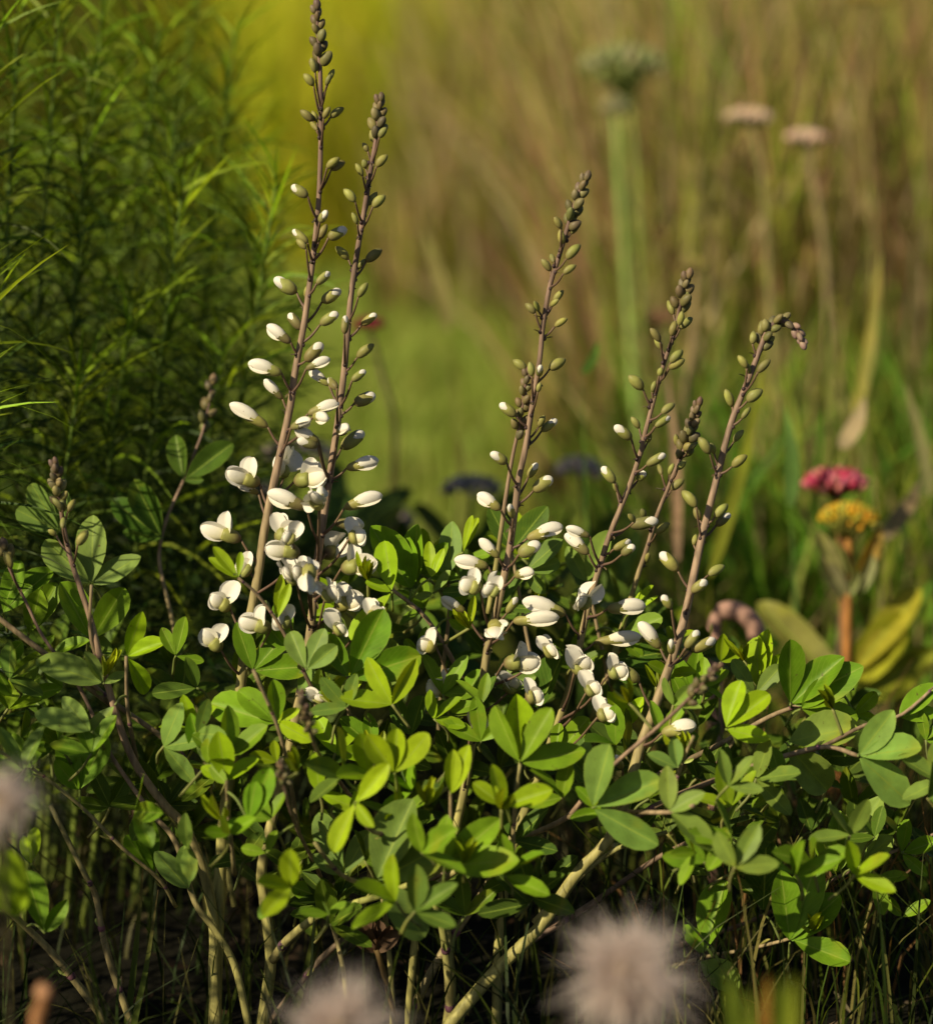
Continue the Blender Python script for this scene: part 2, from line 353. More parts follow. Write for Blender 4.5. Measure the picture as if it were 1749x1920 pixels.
def pxl(s): return [tuple(float(q) for q in a.split(',')) for a in s.split()]
def path(s, d0, d1=None):
    p = pxl(s); n = len(p); d1 = d0 if d1 is None else d1
    return [P(a[0], a[1], (a[2] if len(a) > 2 else d0 + (d1 - d0) * i / (n - 1))) for i, a in enumerate(p)]

# --- flowers
def bud(g, base, tip, kind, wpx, up, col=None):
    L = (tip - base).length; wd = wpx
    gcol = col or jit(mixc(C_GBUD, C_DBUD, max(0, R_(-.5, .55))), .15)
    brown = mixc(gcol, (.17, .10, .06), .6)
    ax = (tip - base).normalized()
    if kind == 0:
        pod(g, base, tip, wd, OVOID, lambda t, s: mixc(brown, gcol, min(1, .2 + t * 1.4)) if t < .8 else mixc(gcol, C_DBUD, (t - .8) * 2.5), .03, up, .88)
    else:
        f = R_(.58, .74) if kind == 1 else R_(.40, .5)      # how much of it the calyx covers
        a, b = frame(ax, up)
        pw = wd * (.86 if kind == 1 else 1.0)
        st = base + ax * (L * f * .5)
        pod(g, st, tip, pw, [(0, .6), (.12, .85), (.3, 1), (.5, 1.02), (.68, .95), (.82, .78), (.92, .56), (.975, .32), (1, .07)],
            lambda t, s: mixc(C_WHITE, C_CREAM, max(0, min(1, .75 - t * 2.2 + max(0, -s) * .35))), .06 if kind == 2 else .02, up, .8, 20, 1, R_(.03, .075))
        if kind == 2:       # the banner folded over the bud: its free edge shows
            nr = (b + a * R_(-.5, .5)).normalized()
            sheet(g, st + nr * (pw * .45), tip + nr * (pw * .06) - ax * (L * .03), nr, pw * 2.3, lambda t, u: mixc(mixc(C_CREAM, C_WHITE, min(1, .3 + t * 1.5)), (.74, .66, .42), max(0, abs(u) - .8) * 3), -.05, -.36, (.5, .5), 9, .006, 1)
        # calyx: a bell with four teeth
        n = 14; vs = []; cs = []; fs = []
        prof = [(0, .2), (.07, .42), (.22, .66), (.45, .80), (.72, .90), (.9, .97), (1, .97)] if kind == 2 else [(0, .22), (.06, .5), (.2, .78), (.45, .98), (.75, 1.02), (1, .95)]
        for i, (t, r) in enumerate(prof):
            for k in range(n):
                an = 2 * math.pi * k / n; tooth = (.22 * math.cos(an * 3 + .6) if i == len(prof) - 1 else 0)
                vs.append(base + ax * (L * f * (t + tooth)) + a * (wd * r * .88 * math.cos(an)) + b * (wd * r * math.sin(an)))
                cs.append(mixc(brown, gcol, min(1, t * 1.25 + .1 * math.sin(an))))
        for i in range(len(prof) - 1):
            for k in range(n): fs.append((i * n + k, i * n + (k + 1) % n, (i + 1) * n + (k + 1) % n, (i + 1) * n + k))
        g.add(vs, fs, cs, mi=0)
def flower(g, base, keel, banner, wpx, toward):
    """an open pea flower: calyx, keel inside two wings, and the reflexed two-lobed banner; base, keel tip and banner tip are points"""
    gcol = jit(C_GBUD, .15); ax = (keel - base); L = ax.length; ax.normalize()
    throat = base + ax * (L * .30); cw = wpx * .62
    bd = (banner - throat); bd_n = bd - ax * bd.dot(ax)
    if bd_n.length < 1e-4: bd_n = V((0, 0, 1)) * bd.length
    up = bd_n.normalized()
    pod(g, base, base + ax * (L * .46), cw, [(0, .25), (.08, .55), (.3, .9), (.6, 1.02), (.85, .95), (1, .86)], lambda t, s: mixc((.17, .11, .06), gcol, min(1, t * 2)), 0, up, .9)
    side = ax.cross(up)
    # keel and wings
    pod(g, throat, keel - ax * (L * .04), wpx * .62, [(0, .45), (.15, .8), (.4, 1), (.65, 1), (.85, .8), (.95, .5), (1, .15)], lambda t, s: mixc(C_CREAM, C_WHITE, min(1, t * 1.2 + .1 + .3 * s)), -.05, up, .5, 10, 1)
    for s_ in (-1, 1):
        nrm = (side * s_ + up * .25).normalized()
        sheet(g, throat + side * (s_ * wpx * .22) - ax * (L * .02), keel + side * (s_ * wpx * .16) + up * (wpx * .06), nrm, wpx * 1.6, lambda t, u: mixc(C_CREAM, C_WHITE, min(1, .25 + t * 1.6)), -.06, -.34, (.6, .55), 9, .022, 1)
    # banner: two lobes that meet in a crease, standing up and swept back
    bt = banner; blen = (bt - throat).length
    back = (-ax * .75 + up * .15)
    for s_ in (-1, 1):
        d = (bt - throat) + side * (s_ * wpx * .55)
        nrm = (ax * .55 + side * (s_ * R_(.55, .95))).normalized()
        sheet(g, throat + side * (s_ * wpx * .06), throat + d, nrm, blen * .74, lambda t, u: mixc((.62, .62, .18), C_WHITE, min(1, .05 + t * 2.6)), R_(-.22, -.06), R_(.15, .4), (.65, .46), 9, .022, 1, twist=R_(-.3, .3))

SPIKES = {}
def spike(name, axis, d0, d1, wtop, wbot, ncl, cl_len, cl_w=1.0, hook=False):
    pts = smooth(path(axis, d0, d1), 5)
    g = G(); n = len(pts); Lp = [0]
    for i in range(1, n): Lp.append(Lp[-1] + (pts[i] - pts[i - 1]).length)
    tot = Lp[-1]
    def colr(t):
        c = mixc(C_PURP, C_BROWN, min(1, t * 2.2)) if t < .55 else mixc(C_BROWN, C_OLIVE, min(1, (t - .55) / .3))
        return c
    def rr(t): return PX(wtop / 2 + (wbot - wtop) / 2 * t ** 1.5)
    tube(g, pts, rr, colr, 12)
    o = g.build('flower_spike', ['stem'], ROOT, pts[-1])
    # crowded small buds at the top
    gc = G(); L1 = PX(cl_len)
    for k in range(ncl):
        t = (k + .3) / ncl; s = L1 * t ** 1.15; i = max(j for j in range(n) if Lp[j] <= s + 1e-9); i = min(i, n - 2)
        f = (s - Lp[i]) / max(1e-6, Lp[i + 1] - Lp[i]); p = pts[i].lerp(pts[i + 1], f); tg = (pts[max(0, i - 1)] - pts[min(n - 1, i + 2)]).normalized()
        a, b = frame(tg); an = k * 2.4 + .5; rad = a * math.cos(an) + b * math.sin(an)
        ln = PX(18 + 11 * t) * R_(.85, 1.15) * cl_w; tilt = .35 + .45 * t
        if k == 0: tilt = .0; ln *= 1.1
        dirn = (tg + rad * tilt).normalized(); bs = p + rad * PX(2 + 3 * t)
        c = jit(mixc((.20, .12, .10), mixc(C_DBUD, C_GBUD, R_(0, .7)), min(1, .2 + t)), .25)
        if name == 'G' and k < 8: c = jit((.42, .28, .23), .15)
        pod(gc, bs, bs + dirn * ln, ln * R_(.30, .37), OVOID, lambda q, s_, c=c: mixc(mixc(c, (.2, .19, .05), .55), c, min(1, q * 1.5)), .04, tg, .9, 8)
        # bract under it
        sheet(gc, p + rad * PX(1.5), p + rad * PX(5) + dirn * ln * .8, rad, ln * .22, mixc(c, (.2, .15, .08), .5), -.15, .2)
    gc.build('bud_cluster', ['bud'], o, pts[0])
    SPIKES[name] = (o, pts, Lp); return o
def nearest(pts, q, drop=0.0):
    """the axis point that a flower stalk starting near q would come from: a little below the nearest"""
    n = len(pts); i = min(range(n), key=lambda j: (pts[j] - q).length)
    dist = (pts[i] - q).length; want = dist * drop; j = i; acc = 0
    while j < n - 1 and acc < want: acc += (pts[j + 1] - pts[j]).length; j += 1
    return pts[j]
def spx(pts, x, y):
    """depth of the spike at that pixel row (for placing buds round it)"""
    best = min(pts, key=lambda p: abs((p - CAM).dot(UPV) / ((p - CAM).dot(FWD)) * D0 / S + (y - 960)) + .5 * abs((p - CAM).dot(RGT) / ((p - CAM).dot(FWD)) * D0 / S - (x - 874.5)))
    return (best - CAM).dot(FWD) - D0
def stalk(g, pts, base, gdir, r):
    at = nearest(pts, base, .75); mid = at.lerp(base, .55) + V((0, 0, -1)) * (at - base).length * .08
    tube(g, smooth([at, mid, base], 4), lambda t: PX(r) * (1.25 - .35 * t), lambda t: mixc(C_PURP, (.20, .13, .07), t), 7, 0)
    k0 = min(range(len(pts)), key=lambda j: (pts[j] - at).length); tg = (pts[max(0, k0 - 1)] - pts[min(len(pts) - 1, k0 + 1)]).normalized(); e = (base - at); e = (e - tg * e.dot(tg)).normalized()
    q = at + e * PX(5); pod(g, q - tg * PX(4), q + tg * PX(4) + e * PX(2), PX(3.4), OVOID, (.07, .04, .04), 0, e, 1, 7)
    if R_(0, 1) < .4: sheet(g, q, q + (e * .8 - tg * R_(-.2, .7)).normalized() * PX(R_(10, 20)), tg, PX(6), jit((.16, .13, .06), .3), R_(-.2, .2), .3)
def buds(name, data):
    o, pts, Lp = SPIKES[name]
    for row in data.strip().split('\n'):
        for it in row.split(';'):
            q = it.split()
            if not q: continue
            k = int(q[4]) if len(q) > 4 else 0
            bx, by, tx, ty = map(float, q[:4]); lp = math.hypot(tx - bx, ty - by)
            dz = float(q[5]) if len(q) > 5 else R_(-.022, .012)
            d = spx(pts, bx, by)
            wfac = {0: .265, 1: .26, 2: .20}[k]
            lp *= 1.08; tx = bx + (tx - bx) * 1.08; ty = by + (ty - by) * 1.08; true = max(lp, {0: 27, 1: 37, 2: 54}[k] * .85)
            dd = math.sqrt(max(0, true ** 2 - lp ** 2)) * S * (1 if R_(0, 1) < .25 else -1)
            base = P(bx, by, d + dz); tip = P(tx, ty, d + dz + dd + R_(-.004, .004))
            g = G(); stalk(g, pts, base, None, 2.3 if k else 2.0)
            up = V((R_(-.3, .3), R_(-.6, .2), 1))
            w_ = PX(min(13.5, max(5.5, true * wfac))) * R_(.86, 1.12)
            bud(g, base, tip, k, w_, up)
            g.build('bud' , ['bud', 'petal'], o, base)
def flowers(name, data):
    o, pts, Lp = SPIKES[name]
    for row in data.strip().split('\n'):
        for it in row.split(';'):
            q = it.split()
            if not q: continue
            bx, by, kx, ky, ux, uy = map(float, q[:6])
            dz = float(q[6]) if len(q) > 6 else R_(-.025, .01); kz = float(q[7]) if len(q) > 7 else R_(-.012, 0)
            uz = float(q[8]) if len(q) > 8 else R_(-.008, .004)
            d = spx(pts, bx, by); base = P(bx, by, d + dz)
            g = G(); stalk(g, pts, base, None, 2.4)
            flower(g, base, P(kx, ky, d + dz + kz), P(ux, uy, d + dz + uz), PX(24) * R_(.92, 1.08), None)
            g.build('flower', ['bud', 'petal'], o, base)

spike('A', '593,18 597,60 601,150 602,240 600,330 596,400 590,460 580,540 570,610 553,700 545,760 528,840 515,900 497,990 487,1060 475,1130 462,1200 448,1320 432,1450 418,1560 408,1750 402,1960', -.03, 0.02, 8, 25, 15, 118)
spike('B', '712,190 707,250 695,320 684,390 672,460 660,540 652,620 645,700 635,780 622,870 610,950 597,1040 590,1110 580,1200 560,1320 525,1480 492,1620 497,1700 508,1790 500,1870 486,1970', -.02, .03, 9, 24, 13, 80)
spike('C', '1095,338 1075,390 1060,440 1045,490 1030,540 1018,610 1012,670 1003,730 993,790 983,850 972,900 965,960 955,1030 943,1090 930,1150 915,1210 905,1280 893,1340 870,1480 845,1600 835,1720 845,1850 835,1960', -.035, .04, 8, 21, 14, 100)
spike('D', '988,700 975,790 962,850 950,920 940,990 930,1060 915,1150', -.01, .03, 6, 11, 17, 130, .95)
spike('E', '1287,522 1275,570 1265,620 1245,680 1228,740 1212,800 1200,850 1180,910 1160,960 1140,1010 1125,1060 1110,1110 1095,1170 1080,1240 1055,1330 1010,1450 960,1600 935,1760 930,1950', -.04, .05, 7, 18, 11, 70)
spike('F', '1306,762 1290,820 1270,870 1250,920 1230,970 1212,1030 1195,1080 1180,1130 1150,1230 1110,1350', .02, .08, 6, 13, 20, 110, .95)
spike('G', '1503,640 1491,618 1474,603 1455,604 1436,626 1415,680 1395,730 1375,780 1360,830 1345,890 1330,950 1315,1010 1300,1080 1285,1150 1265,1220 1240,1290 1215,1360 1200,1400 1180,1470 1150,1560 1080,1640 1010,1740 930,1820 860,1900 800,1980', -.03, -.03, 9, 26, 19, 130, .9)
spike('H', '1345,1250 1310,1290 1270,1330 1225,1370 1160,1425 1110,1475 1065,1530 1000,1563 935,1592 800,1680 770,1850 765,1960', -.15, .03, 6, 15, 14, 110, .8)
spike('I', '103,872 110,920 116,960 124,1010 137,1060 152,1105 170,1160 190,1240 210,1310 235,1390 265,1450 310,1510 347,1550 377,1620 395,1690 403,1760 402,1840 410,1970', -.05, .02, 8, 24, 17, 90, .9)
spike('J', '397,720 391,765 380,810 365,850 345,900 318,960 303,1010 300,1060 318,1140 345,1260 380,1400 400,1500 440,1700', .16, .12, 4.5, 11, 8, 110, 1.1)
spike('K', '8,1030 20,1070 50,1130 82,1195 150,1290 200,1400 245,1470 290,1530 330,1580 365,1690 400,1740 440,1810 468,1930', -.03, 0, 5, 15, 3, 30, 1.2)
spike('L', '566,1300,-.17 574,1340,-.16 586,1385,-.14 605,1425,-.09 640,1470,-.03 690,1550,.02 720,1700,.04 735,1860,.04 735,1970,.04', -.19, .02, 6, 11, 22, 95, .65)
spike('N', '527,1430,-.17 531,1460,-.16 540,1500,-.14 560,1560,-.08 600,1640,-.02 620,1720,.03 640,1800,.03 650,1880,.03 650,1970,.03', -.19, .01, 6, 11, 14, 60, .6)

buds('A', '''591 136 584 110; 588 160 571 140; 612 160 620 140; 617 150 626 131; 587 227 565 208; 594 228 586 209; 595 244 583 230; 607 222 618 202; 620 220 643 203
613 315 635 297; 621 318 645 304; 577 368 549 350 1; 600 415 612 398 1; 600 448 612 422; 616 446 648 430 1; 577 455 551 433 1; 574 466 557 450
556 548 517 524 1; 594 532 617 512 1; 604 566 637 545 1; 573 558 577 536; 565 617 543 590 1; 601 608 632 588 1; 545 642 504 612 2
573 677 603 646 1; 574 692 616 674 2; 528 700 470 682 2; 530 748 498 714 2; 502 800 436 760 2; 578 776 632 757 2; 588 780 613 785 2 -.03; 546 802 580 788 2 -.03
485 925 447 908 2 .01''')
flowers('A', '''487 907 424 882 470 857; 534 890 524 866 546 842 .03 -.02 .01; 552 903 614 890 594 864; 452 1012 376 985 422 960; 518 1012 562 984 522 962 -.01; 562 1036 497 1026 538 1004 -.035
470 1075 443 1055 462 1036 .0; 432 1142 394 1116 440 1090; 508 1180 448 1160 492 1136 -.04; 415 1220 378 1180 418 1170 -.02''')
buds('B', '''711 258 724 240; 700 246 695 226; 690 284 681 269; 706 312 725 292; 680 330 668 308; 686 315 682 300; 666 378 646 356; 699 388 721 368; 690 385 706 362; 688 388 690 366; 670 420 661 400
687 490 714 469; 672 503 685 487; 653 486 631 464; 672 557 688 532; 678 609 704 590 1; 646 626 648 594 1 -.03; 670 670 699 647; 617 722 583 695 2; 632 728 617 712 1 -.03; 660 714 684 696 1; 664 757 701 741 1
598 828 556 806 2 -.03; 596 836 560 826 1 -.03; 634 812 652 802 2 -.03; 640 840 680 812 1; 650 878 706 864 2; 646 952 712 930 2; 628 980 679 985 2; 575 952 507 925 2 -.03; 600 945 604 916 2 -.05''')
flowers('B', '''598 950 586 922 572 938 -.05 -.03; 612 1038 636 1030 645 1002 .0 .02 -.005; 640 1066 708 1054 668 1024 -.03; 556 1092 530 1066 528 1048 -.045; 582 1060 576 1108 580 1052 -.06 -.03; 628 1138 682 1118 647 1094 -.02; 626 1186 646 1172 614 1142 -.045; 575 1076 548 1068 560 1046 -.05; 592 1320 600 1302 576 1292 -.05; 655 1010 686 1000 660 972 -.03; 545 1170 512 1158 540 1134 -.05; 690 1160 722 1146 694 1122 -.05; 548 1015 532 1000 556 978 -.05; 610 1120 632 1104 604 1086 -.06''')
buds('C', '''1052 428 1040 408; 1070 420 1082 400; 1070 438 1085 420; 1053 458 1050 432; 1062 485 1086 460; 1032 508 1016 487; 1038 492 1032 478; 1056 513 1078 498; 1038 566 1055 546; 1032 574 1046 562
1003 587 986 570; 1010 584 1002 566; 1040 612 1062 598; 1030 692 1058 675; 986 693 963 676; 997 705 993 680; 1010 703 1013 688 1; 967 780 939 758 1; 1015 808 1042 788 1; 1010 800 1020 780; 1008 735 1013 718
950 868 922 850 1; 990 895 1006 870 1; 1000 920 1033 897 1; 938 955 898 928 2; 962 970 955 948 1 -.03; 988 1010 1050 988 2; 972 1040 1010 1020 1; 935 1045 901 1013 2; 915 1062 856 1050 2; 965 1080 998 1072 2; 872 1147 830 1122 2
962 1165 1042 1158 2 -.03; 950 1150 968 1122 1''')
flowers('C', '''928 1166 930 1196 950 1178 -.035 -.02; 944 1244 1014 1240 982 1208 -.03; 950 1300 968 1270 940 1262 .0; 846 1300 800 1282 842 1254 -.03; 880 1385 912 1350 895 1328 -.05; 1022 1226 1040 1212 1014 1192 -.02; 900 1105 862 1090 888 1066 -.05; 985 1310 1018 1300 988 1272 -.06; 818 1215 782 1204 812 1178 -.05; 935 1110 908 1098 932 1076 -.05''')
buds('E', '''1262 590 1252 565; 1283 565 1290 545; 1275 615 1296 597; 1272 610 1278 585; 1237 640 1220 617; 1240 655 1228 635; 1258 630 1266 603; 1256 680 1278 658; 1254 690 1281 675; 1235 705 1240 690; 1205 730 1180 706
1222 735 1228 715; 1240 775 1263 758; 1228 800 1254 783 1; 1198 803 1184 783; 1183 823 1154 800 1; 1213 830 1218 812; 1212 872 1245 853 1; 1152 905 1130 877 1; 1156 922 1150 902; 1195 900 1208 886 1
1180 985 1230 977 1; 1190 978 1178 965; 1150 1030 1180 1015 1; 1165 1040 1188 1024 1; 1105 1005 1064 990 2; 1103 1038 1062 1004 2; 1138 1142 1205 1136 2; 1115 1204 1196 1194 2; 1060 1152 985 1128 2''')
flowers('E', '''1098 1132 1086 1120 1118 1092 -.03 -.025; 1076 1262 1104 1232 1066 1212 -.04; 1098 1300 1124 1282 1092 1256 -.05; 1140 1265 1176 1252 1146 1226 -.06; 1120 1345 1152 1330 1122 1306 -.06''')
buds('F', '''1268 835 1266 815; 1290 845 1306 830; 1270 880 1284 865; 1240 890 1234 872; 1254 890 1262 870; 1258 918 1280 900; 1230 1000 1253 982; 1210 1055 1216 1038; 1207 970 1203 955''')
buds('G', '''1410 645 1412 622; 1425 630 1428 602; 1432 650 1450 632; 1400 690 1384 668; 1420 698 1442 676; 1405 700 1398 682; 1372 762 1360 732; 1400 752 1427 732; 1390 785 1405 765; 1375 828 1392 808; 1330 850 1311 822; 1338 850 1332 832; 1372 875 1398 855
1305 950 1280 922; 1310 975 1302 953; 1340 970 1362 947; 1342 985 1367 965 1; 1300 1022 1304 1003; 1270 1070 1240 1038 1; 1328 1078 1356 1062; 1296 1110 1323 1090 1; 1258 1140 1242 1118 1; 1237 1215 1200 1170 2; 1258 1225 1258 1202 1; 1285 1215 1308 1185 1; 1296 1220 1338 1200 1
1197 1277 1163 1253 1; 1240 1375 1300 1360 2; 1166 1442 1155 1418 1''')
buds('I', '''106 1004 92 994; 118 955 100 935; 128 960 140 938; 146 1022 164 996; 118 990 120 972''')
buds('K', '''22 1066 10 1036''')

# --- leafy branches
def branch(axis, d0, d1, w0, w1, col=None, name='branch'):
    pts = smooth(path(axis, d0, d1), 4); g = G(); c0 = col or R_(0, 1)
    ca = mixc(C_PURP, C_LIME, c0); cb = mixc(C_BROWN, C_OLIVE, c0)
    tube(g, pts, lambda t: PX(w0 + (w1 - w0) * t) / 2, lambda t: mixc(cb, ca, .5 + .5 * math.sin(t * 5 + c0 * 6)), 10)
    for j in range(3, len(pts) - 1, 6):
        tg = (pts[j + 1] - pts[j - 1]).normalized(); rr = PX(w0 + (w1 - w0) * j / len(pts)) / 2
        pod(g, pts[j] - tg * rr * 1.1, pts[j] + tg * rr * 1.3, rr * 1.12, [(0, .85), (.3, 1), (.6, 1), (1, .75)], jit((.17, .08, .10), .3), 0, None, 1, 10)
        e1, e2 = frame(tg); an = R_(0, 6.28); e = e1 * math.cos(an) + e2 * math.sin(an)
        sheet(g, pts[j] + e * rr, pts[j] + e * rr * 2.2 + tg * PX(R_(14, 26)), e, PX(8), jit((.30, .32, .08), .3), R_(-.1, .3), .3)
    o = g.build(name, ['stem'], ROOT, pts[0]); BRANCH.append((o, pts)); return o
for a in [('215,1325 110,1245 0,1160 -60,1110', 0, -.03, 13, 9, .2), ('395,1480 320,1395 215,1318 150,1260', .02, -.01, 12, 8, .15),
          ('330,1700 300,1650 230,1590 150,1510 60,1440 -20,1400', .02, -.06, 8, 6, .5), ('255,1940 215,1830 195,1760 180,1680 160,1640 95,1510', .03, -.02, 15, 9, .4),
          ('210,1930 110,1800 30,1720 -40,1660', .0, -.1, 16, 11, .5), ('512,1800 540,1762 600,1715 660,1695 740,1670 850,1620', .0, -.09, 18, 10, .75),
          ('500,1925 600,1800 700,1720 760,1680 860,1620', .05, .02, 14, 9, .1), ('845,1940 843,1870 838,1800 825,1720 800,1660 770,1610', .0, -.08, 19, 11, .7),
          ('760,1950 790,1860 840,1770 900,1680 945,1600 990,1500', .04, .04, 19, 12, .4), ('935,1940 938,1800 940,1650 960,1560', .06, .06, 11, 8, .3),
          ('1000,1730 1080,1650 1160,1590 1250,1560', .02, .0, 12, 8, .6), ('1065,1532 1150,1522 1255,1523 1300,1510', -.055, -.14, 10, 7, .15),
          ('940,1800 1100,1700 1230,1610 1310,1570 1400,1520', .05, .06, 12, 8, .05), ('1150,1560 1250,1500 1400,1440 1480,1415 1550,1400 1610,1418', -.03, -.06, 12, 8, .1),
          ('1200,1470 1300,1420 1360,1390 1440,1345 1500,1322 1600,1290', .0, .0, 12, 7, .15), ('1480,1415 1540,1400 1620,1360 1690,1340 1760,1280', -.05, -.03, 8, 6, .1),
          ('1250,1780 1400,1730 1480,1690 1560,1650 1620,1620 1760,1560', .1, .02, 9, 6, .05), ('1100,1860 1300,1800 1400,1780 1480,1760 1530,1740', .1, .0, 8, 6, .3),
          ('900,1360 860,1260 800,1160 735,1105', .03, .0, 10, 7, .1), ('590,1300 560,1240 518,1162 480,1112 447,1084', -.03, -.07, 8, 5, .1),
          ('690,1420 655,1340 652,1270', .02, -.02, 8, 6, .3), ('560,1560 540,1440 520,1360 475,1256', -.05, -.12, 9, 6, .2),
          ('760,1560 700,1560 665,1510', -.08, -.14, 9, 6, .2), ('740,1700 700,1665 640,1640 590,1580', -.03, -.1, 11, 7, .4),
          ('960,1620 965,1520 975,1432', -.06, -.10, 9, 6, .4), ('880,1660 850,1610 845,1490 850,1430', -.05, -.12, 9, 6, .3),
          ('1000,1500 1010,1330 985,1180 960,1040', .06, .05, 9, 6, .2), ('1120,1480 1140,1300 1120,1180 1100,1090', .08, .06, 9, 6, .2),
          ('820,1400 830,1260 842,1150 840,1075', .06, .04, 9, 6, .2), ('215,1318 172,1200 172,1097', -.01, -.04, 9, 6, .2),
          ('260,1440 240,1330 237,1231', .0, -.05, 9, 6, .2), ('440,1640 430,1540 425,1465', -.05, -.12, 9, 6, .3),
          ('1340,1440 1400,1350 1420,1290', .05, .04, 8, 6, .2), ('1260,1500 1275,1440 1300,1380', -.06, -.10, 8, 6, .3)]:
    branch(*a)
for k in ('I', 'J', 'K', 'H', 'L', 'N'): BRANCH.append((SPIKES[k][0], SPIKES[k][1]))

LEAFC = [(.17, .30, .016), (.20, .35, .012), (.12, .21, .03), (.27, .41, .010), (.19, .29, .05)]
C_GREY = (.195, .30, .062); C_YOUNG = (.34, .43, .012)
def leaf(g, base, tips, wr=.44, col=None, face=1.0, attach=None, ex=None, bendy=.1):
    c0 = col or jit(random.choice(LEAFC), .15)
    tocam = (CAM - base).normalized()
    for tp in tips:
        L = (tp - base).length; c = jit(c0, .08)
        nrm = tocam * face + V((R_(-.75, .45), R_(-.2, .2), R_(-.1, .85)))
        e = ex or random.choice([(.9, .66), (.8, .72), (1.0, .6), (.75, .7), (.95, .55)])
        sheet(g, base + (tp - base) * .04, tp, nrm, L * wr * R_(.9, 1.12), lambda t, u, c=c: mixc(c, (c[0] * 1.15, c[1] * 1.1, c[2]), t), R_(-bendy, bendy * .7), R_(.05, .38), e, 9, R_(0, .012), twist=R_(-.25, .25))
    if attach is not None:
        mid = attach.lerp(base, .5) + V((0, 0, .15 * (attach - base).length))
        tube(g, smooth([attach, mid, base], 3), lambda t: .0011 - .0003 * t, mixc(C_OLIVE, c0, .5), 6)
def depth_at(y): return max(-.16, min(.075, .075 - (y - 1000) / 570 * .21))
def near_branch(q):
    best = None
    for o, pts in BRANCH:
        for p in pts:
            dd = (p - q).length
            if best is None or dd < best[0]: best = (dd, o, p)
    return best
def put_leaf(bx, by, tips, d=None, wr=.44, col=None, name='leaf', **kw):
    d = depth_at(by) if d is None else d
    base = P(bx, by, d); tl = []
    for tx, ty in tips:
        lp = math.hypot(tx - bx, ty - by) * S
        tx = bx + (tx - bx) * 1.06; ty = by + (ty - by) * 1.06; tl.append(P(tx, ty, d + R_(-.35, .3) * lp))
    dd, o, p = near_branch(base)
    if dd > PX(75): p = base + V((R_(-.7, .7), .7, -1)).normalized() * PX(55)
    g = G(); leaf(g, base, tl, wr, col, attach=p, **kw)
    return g.build(name, ['leaf'], o, base)
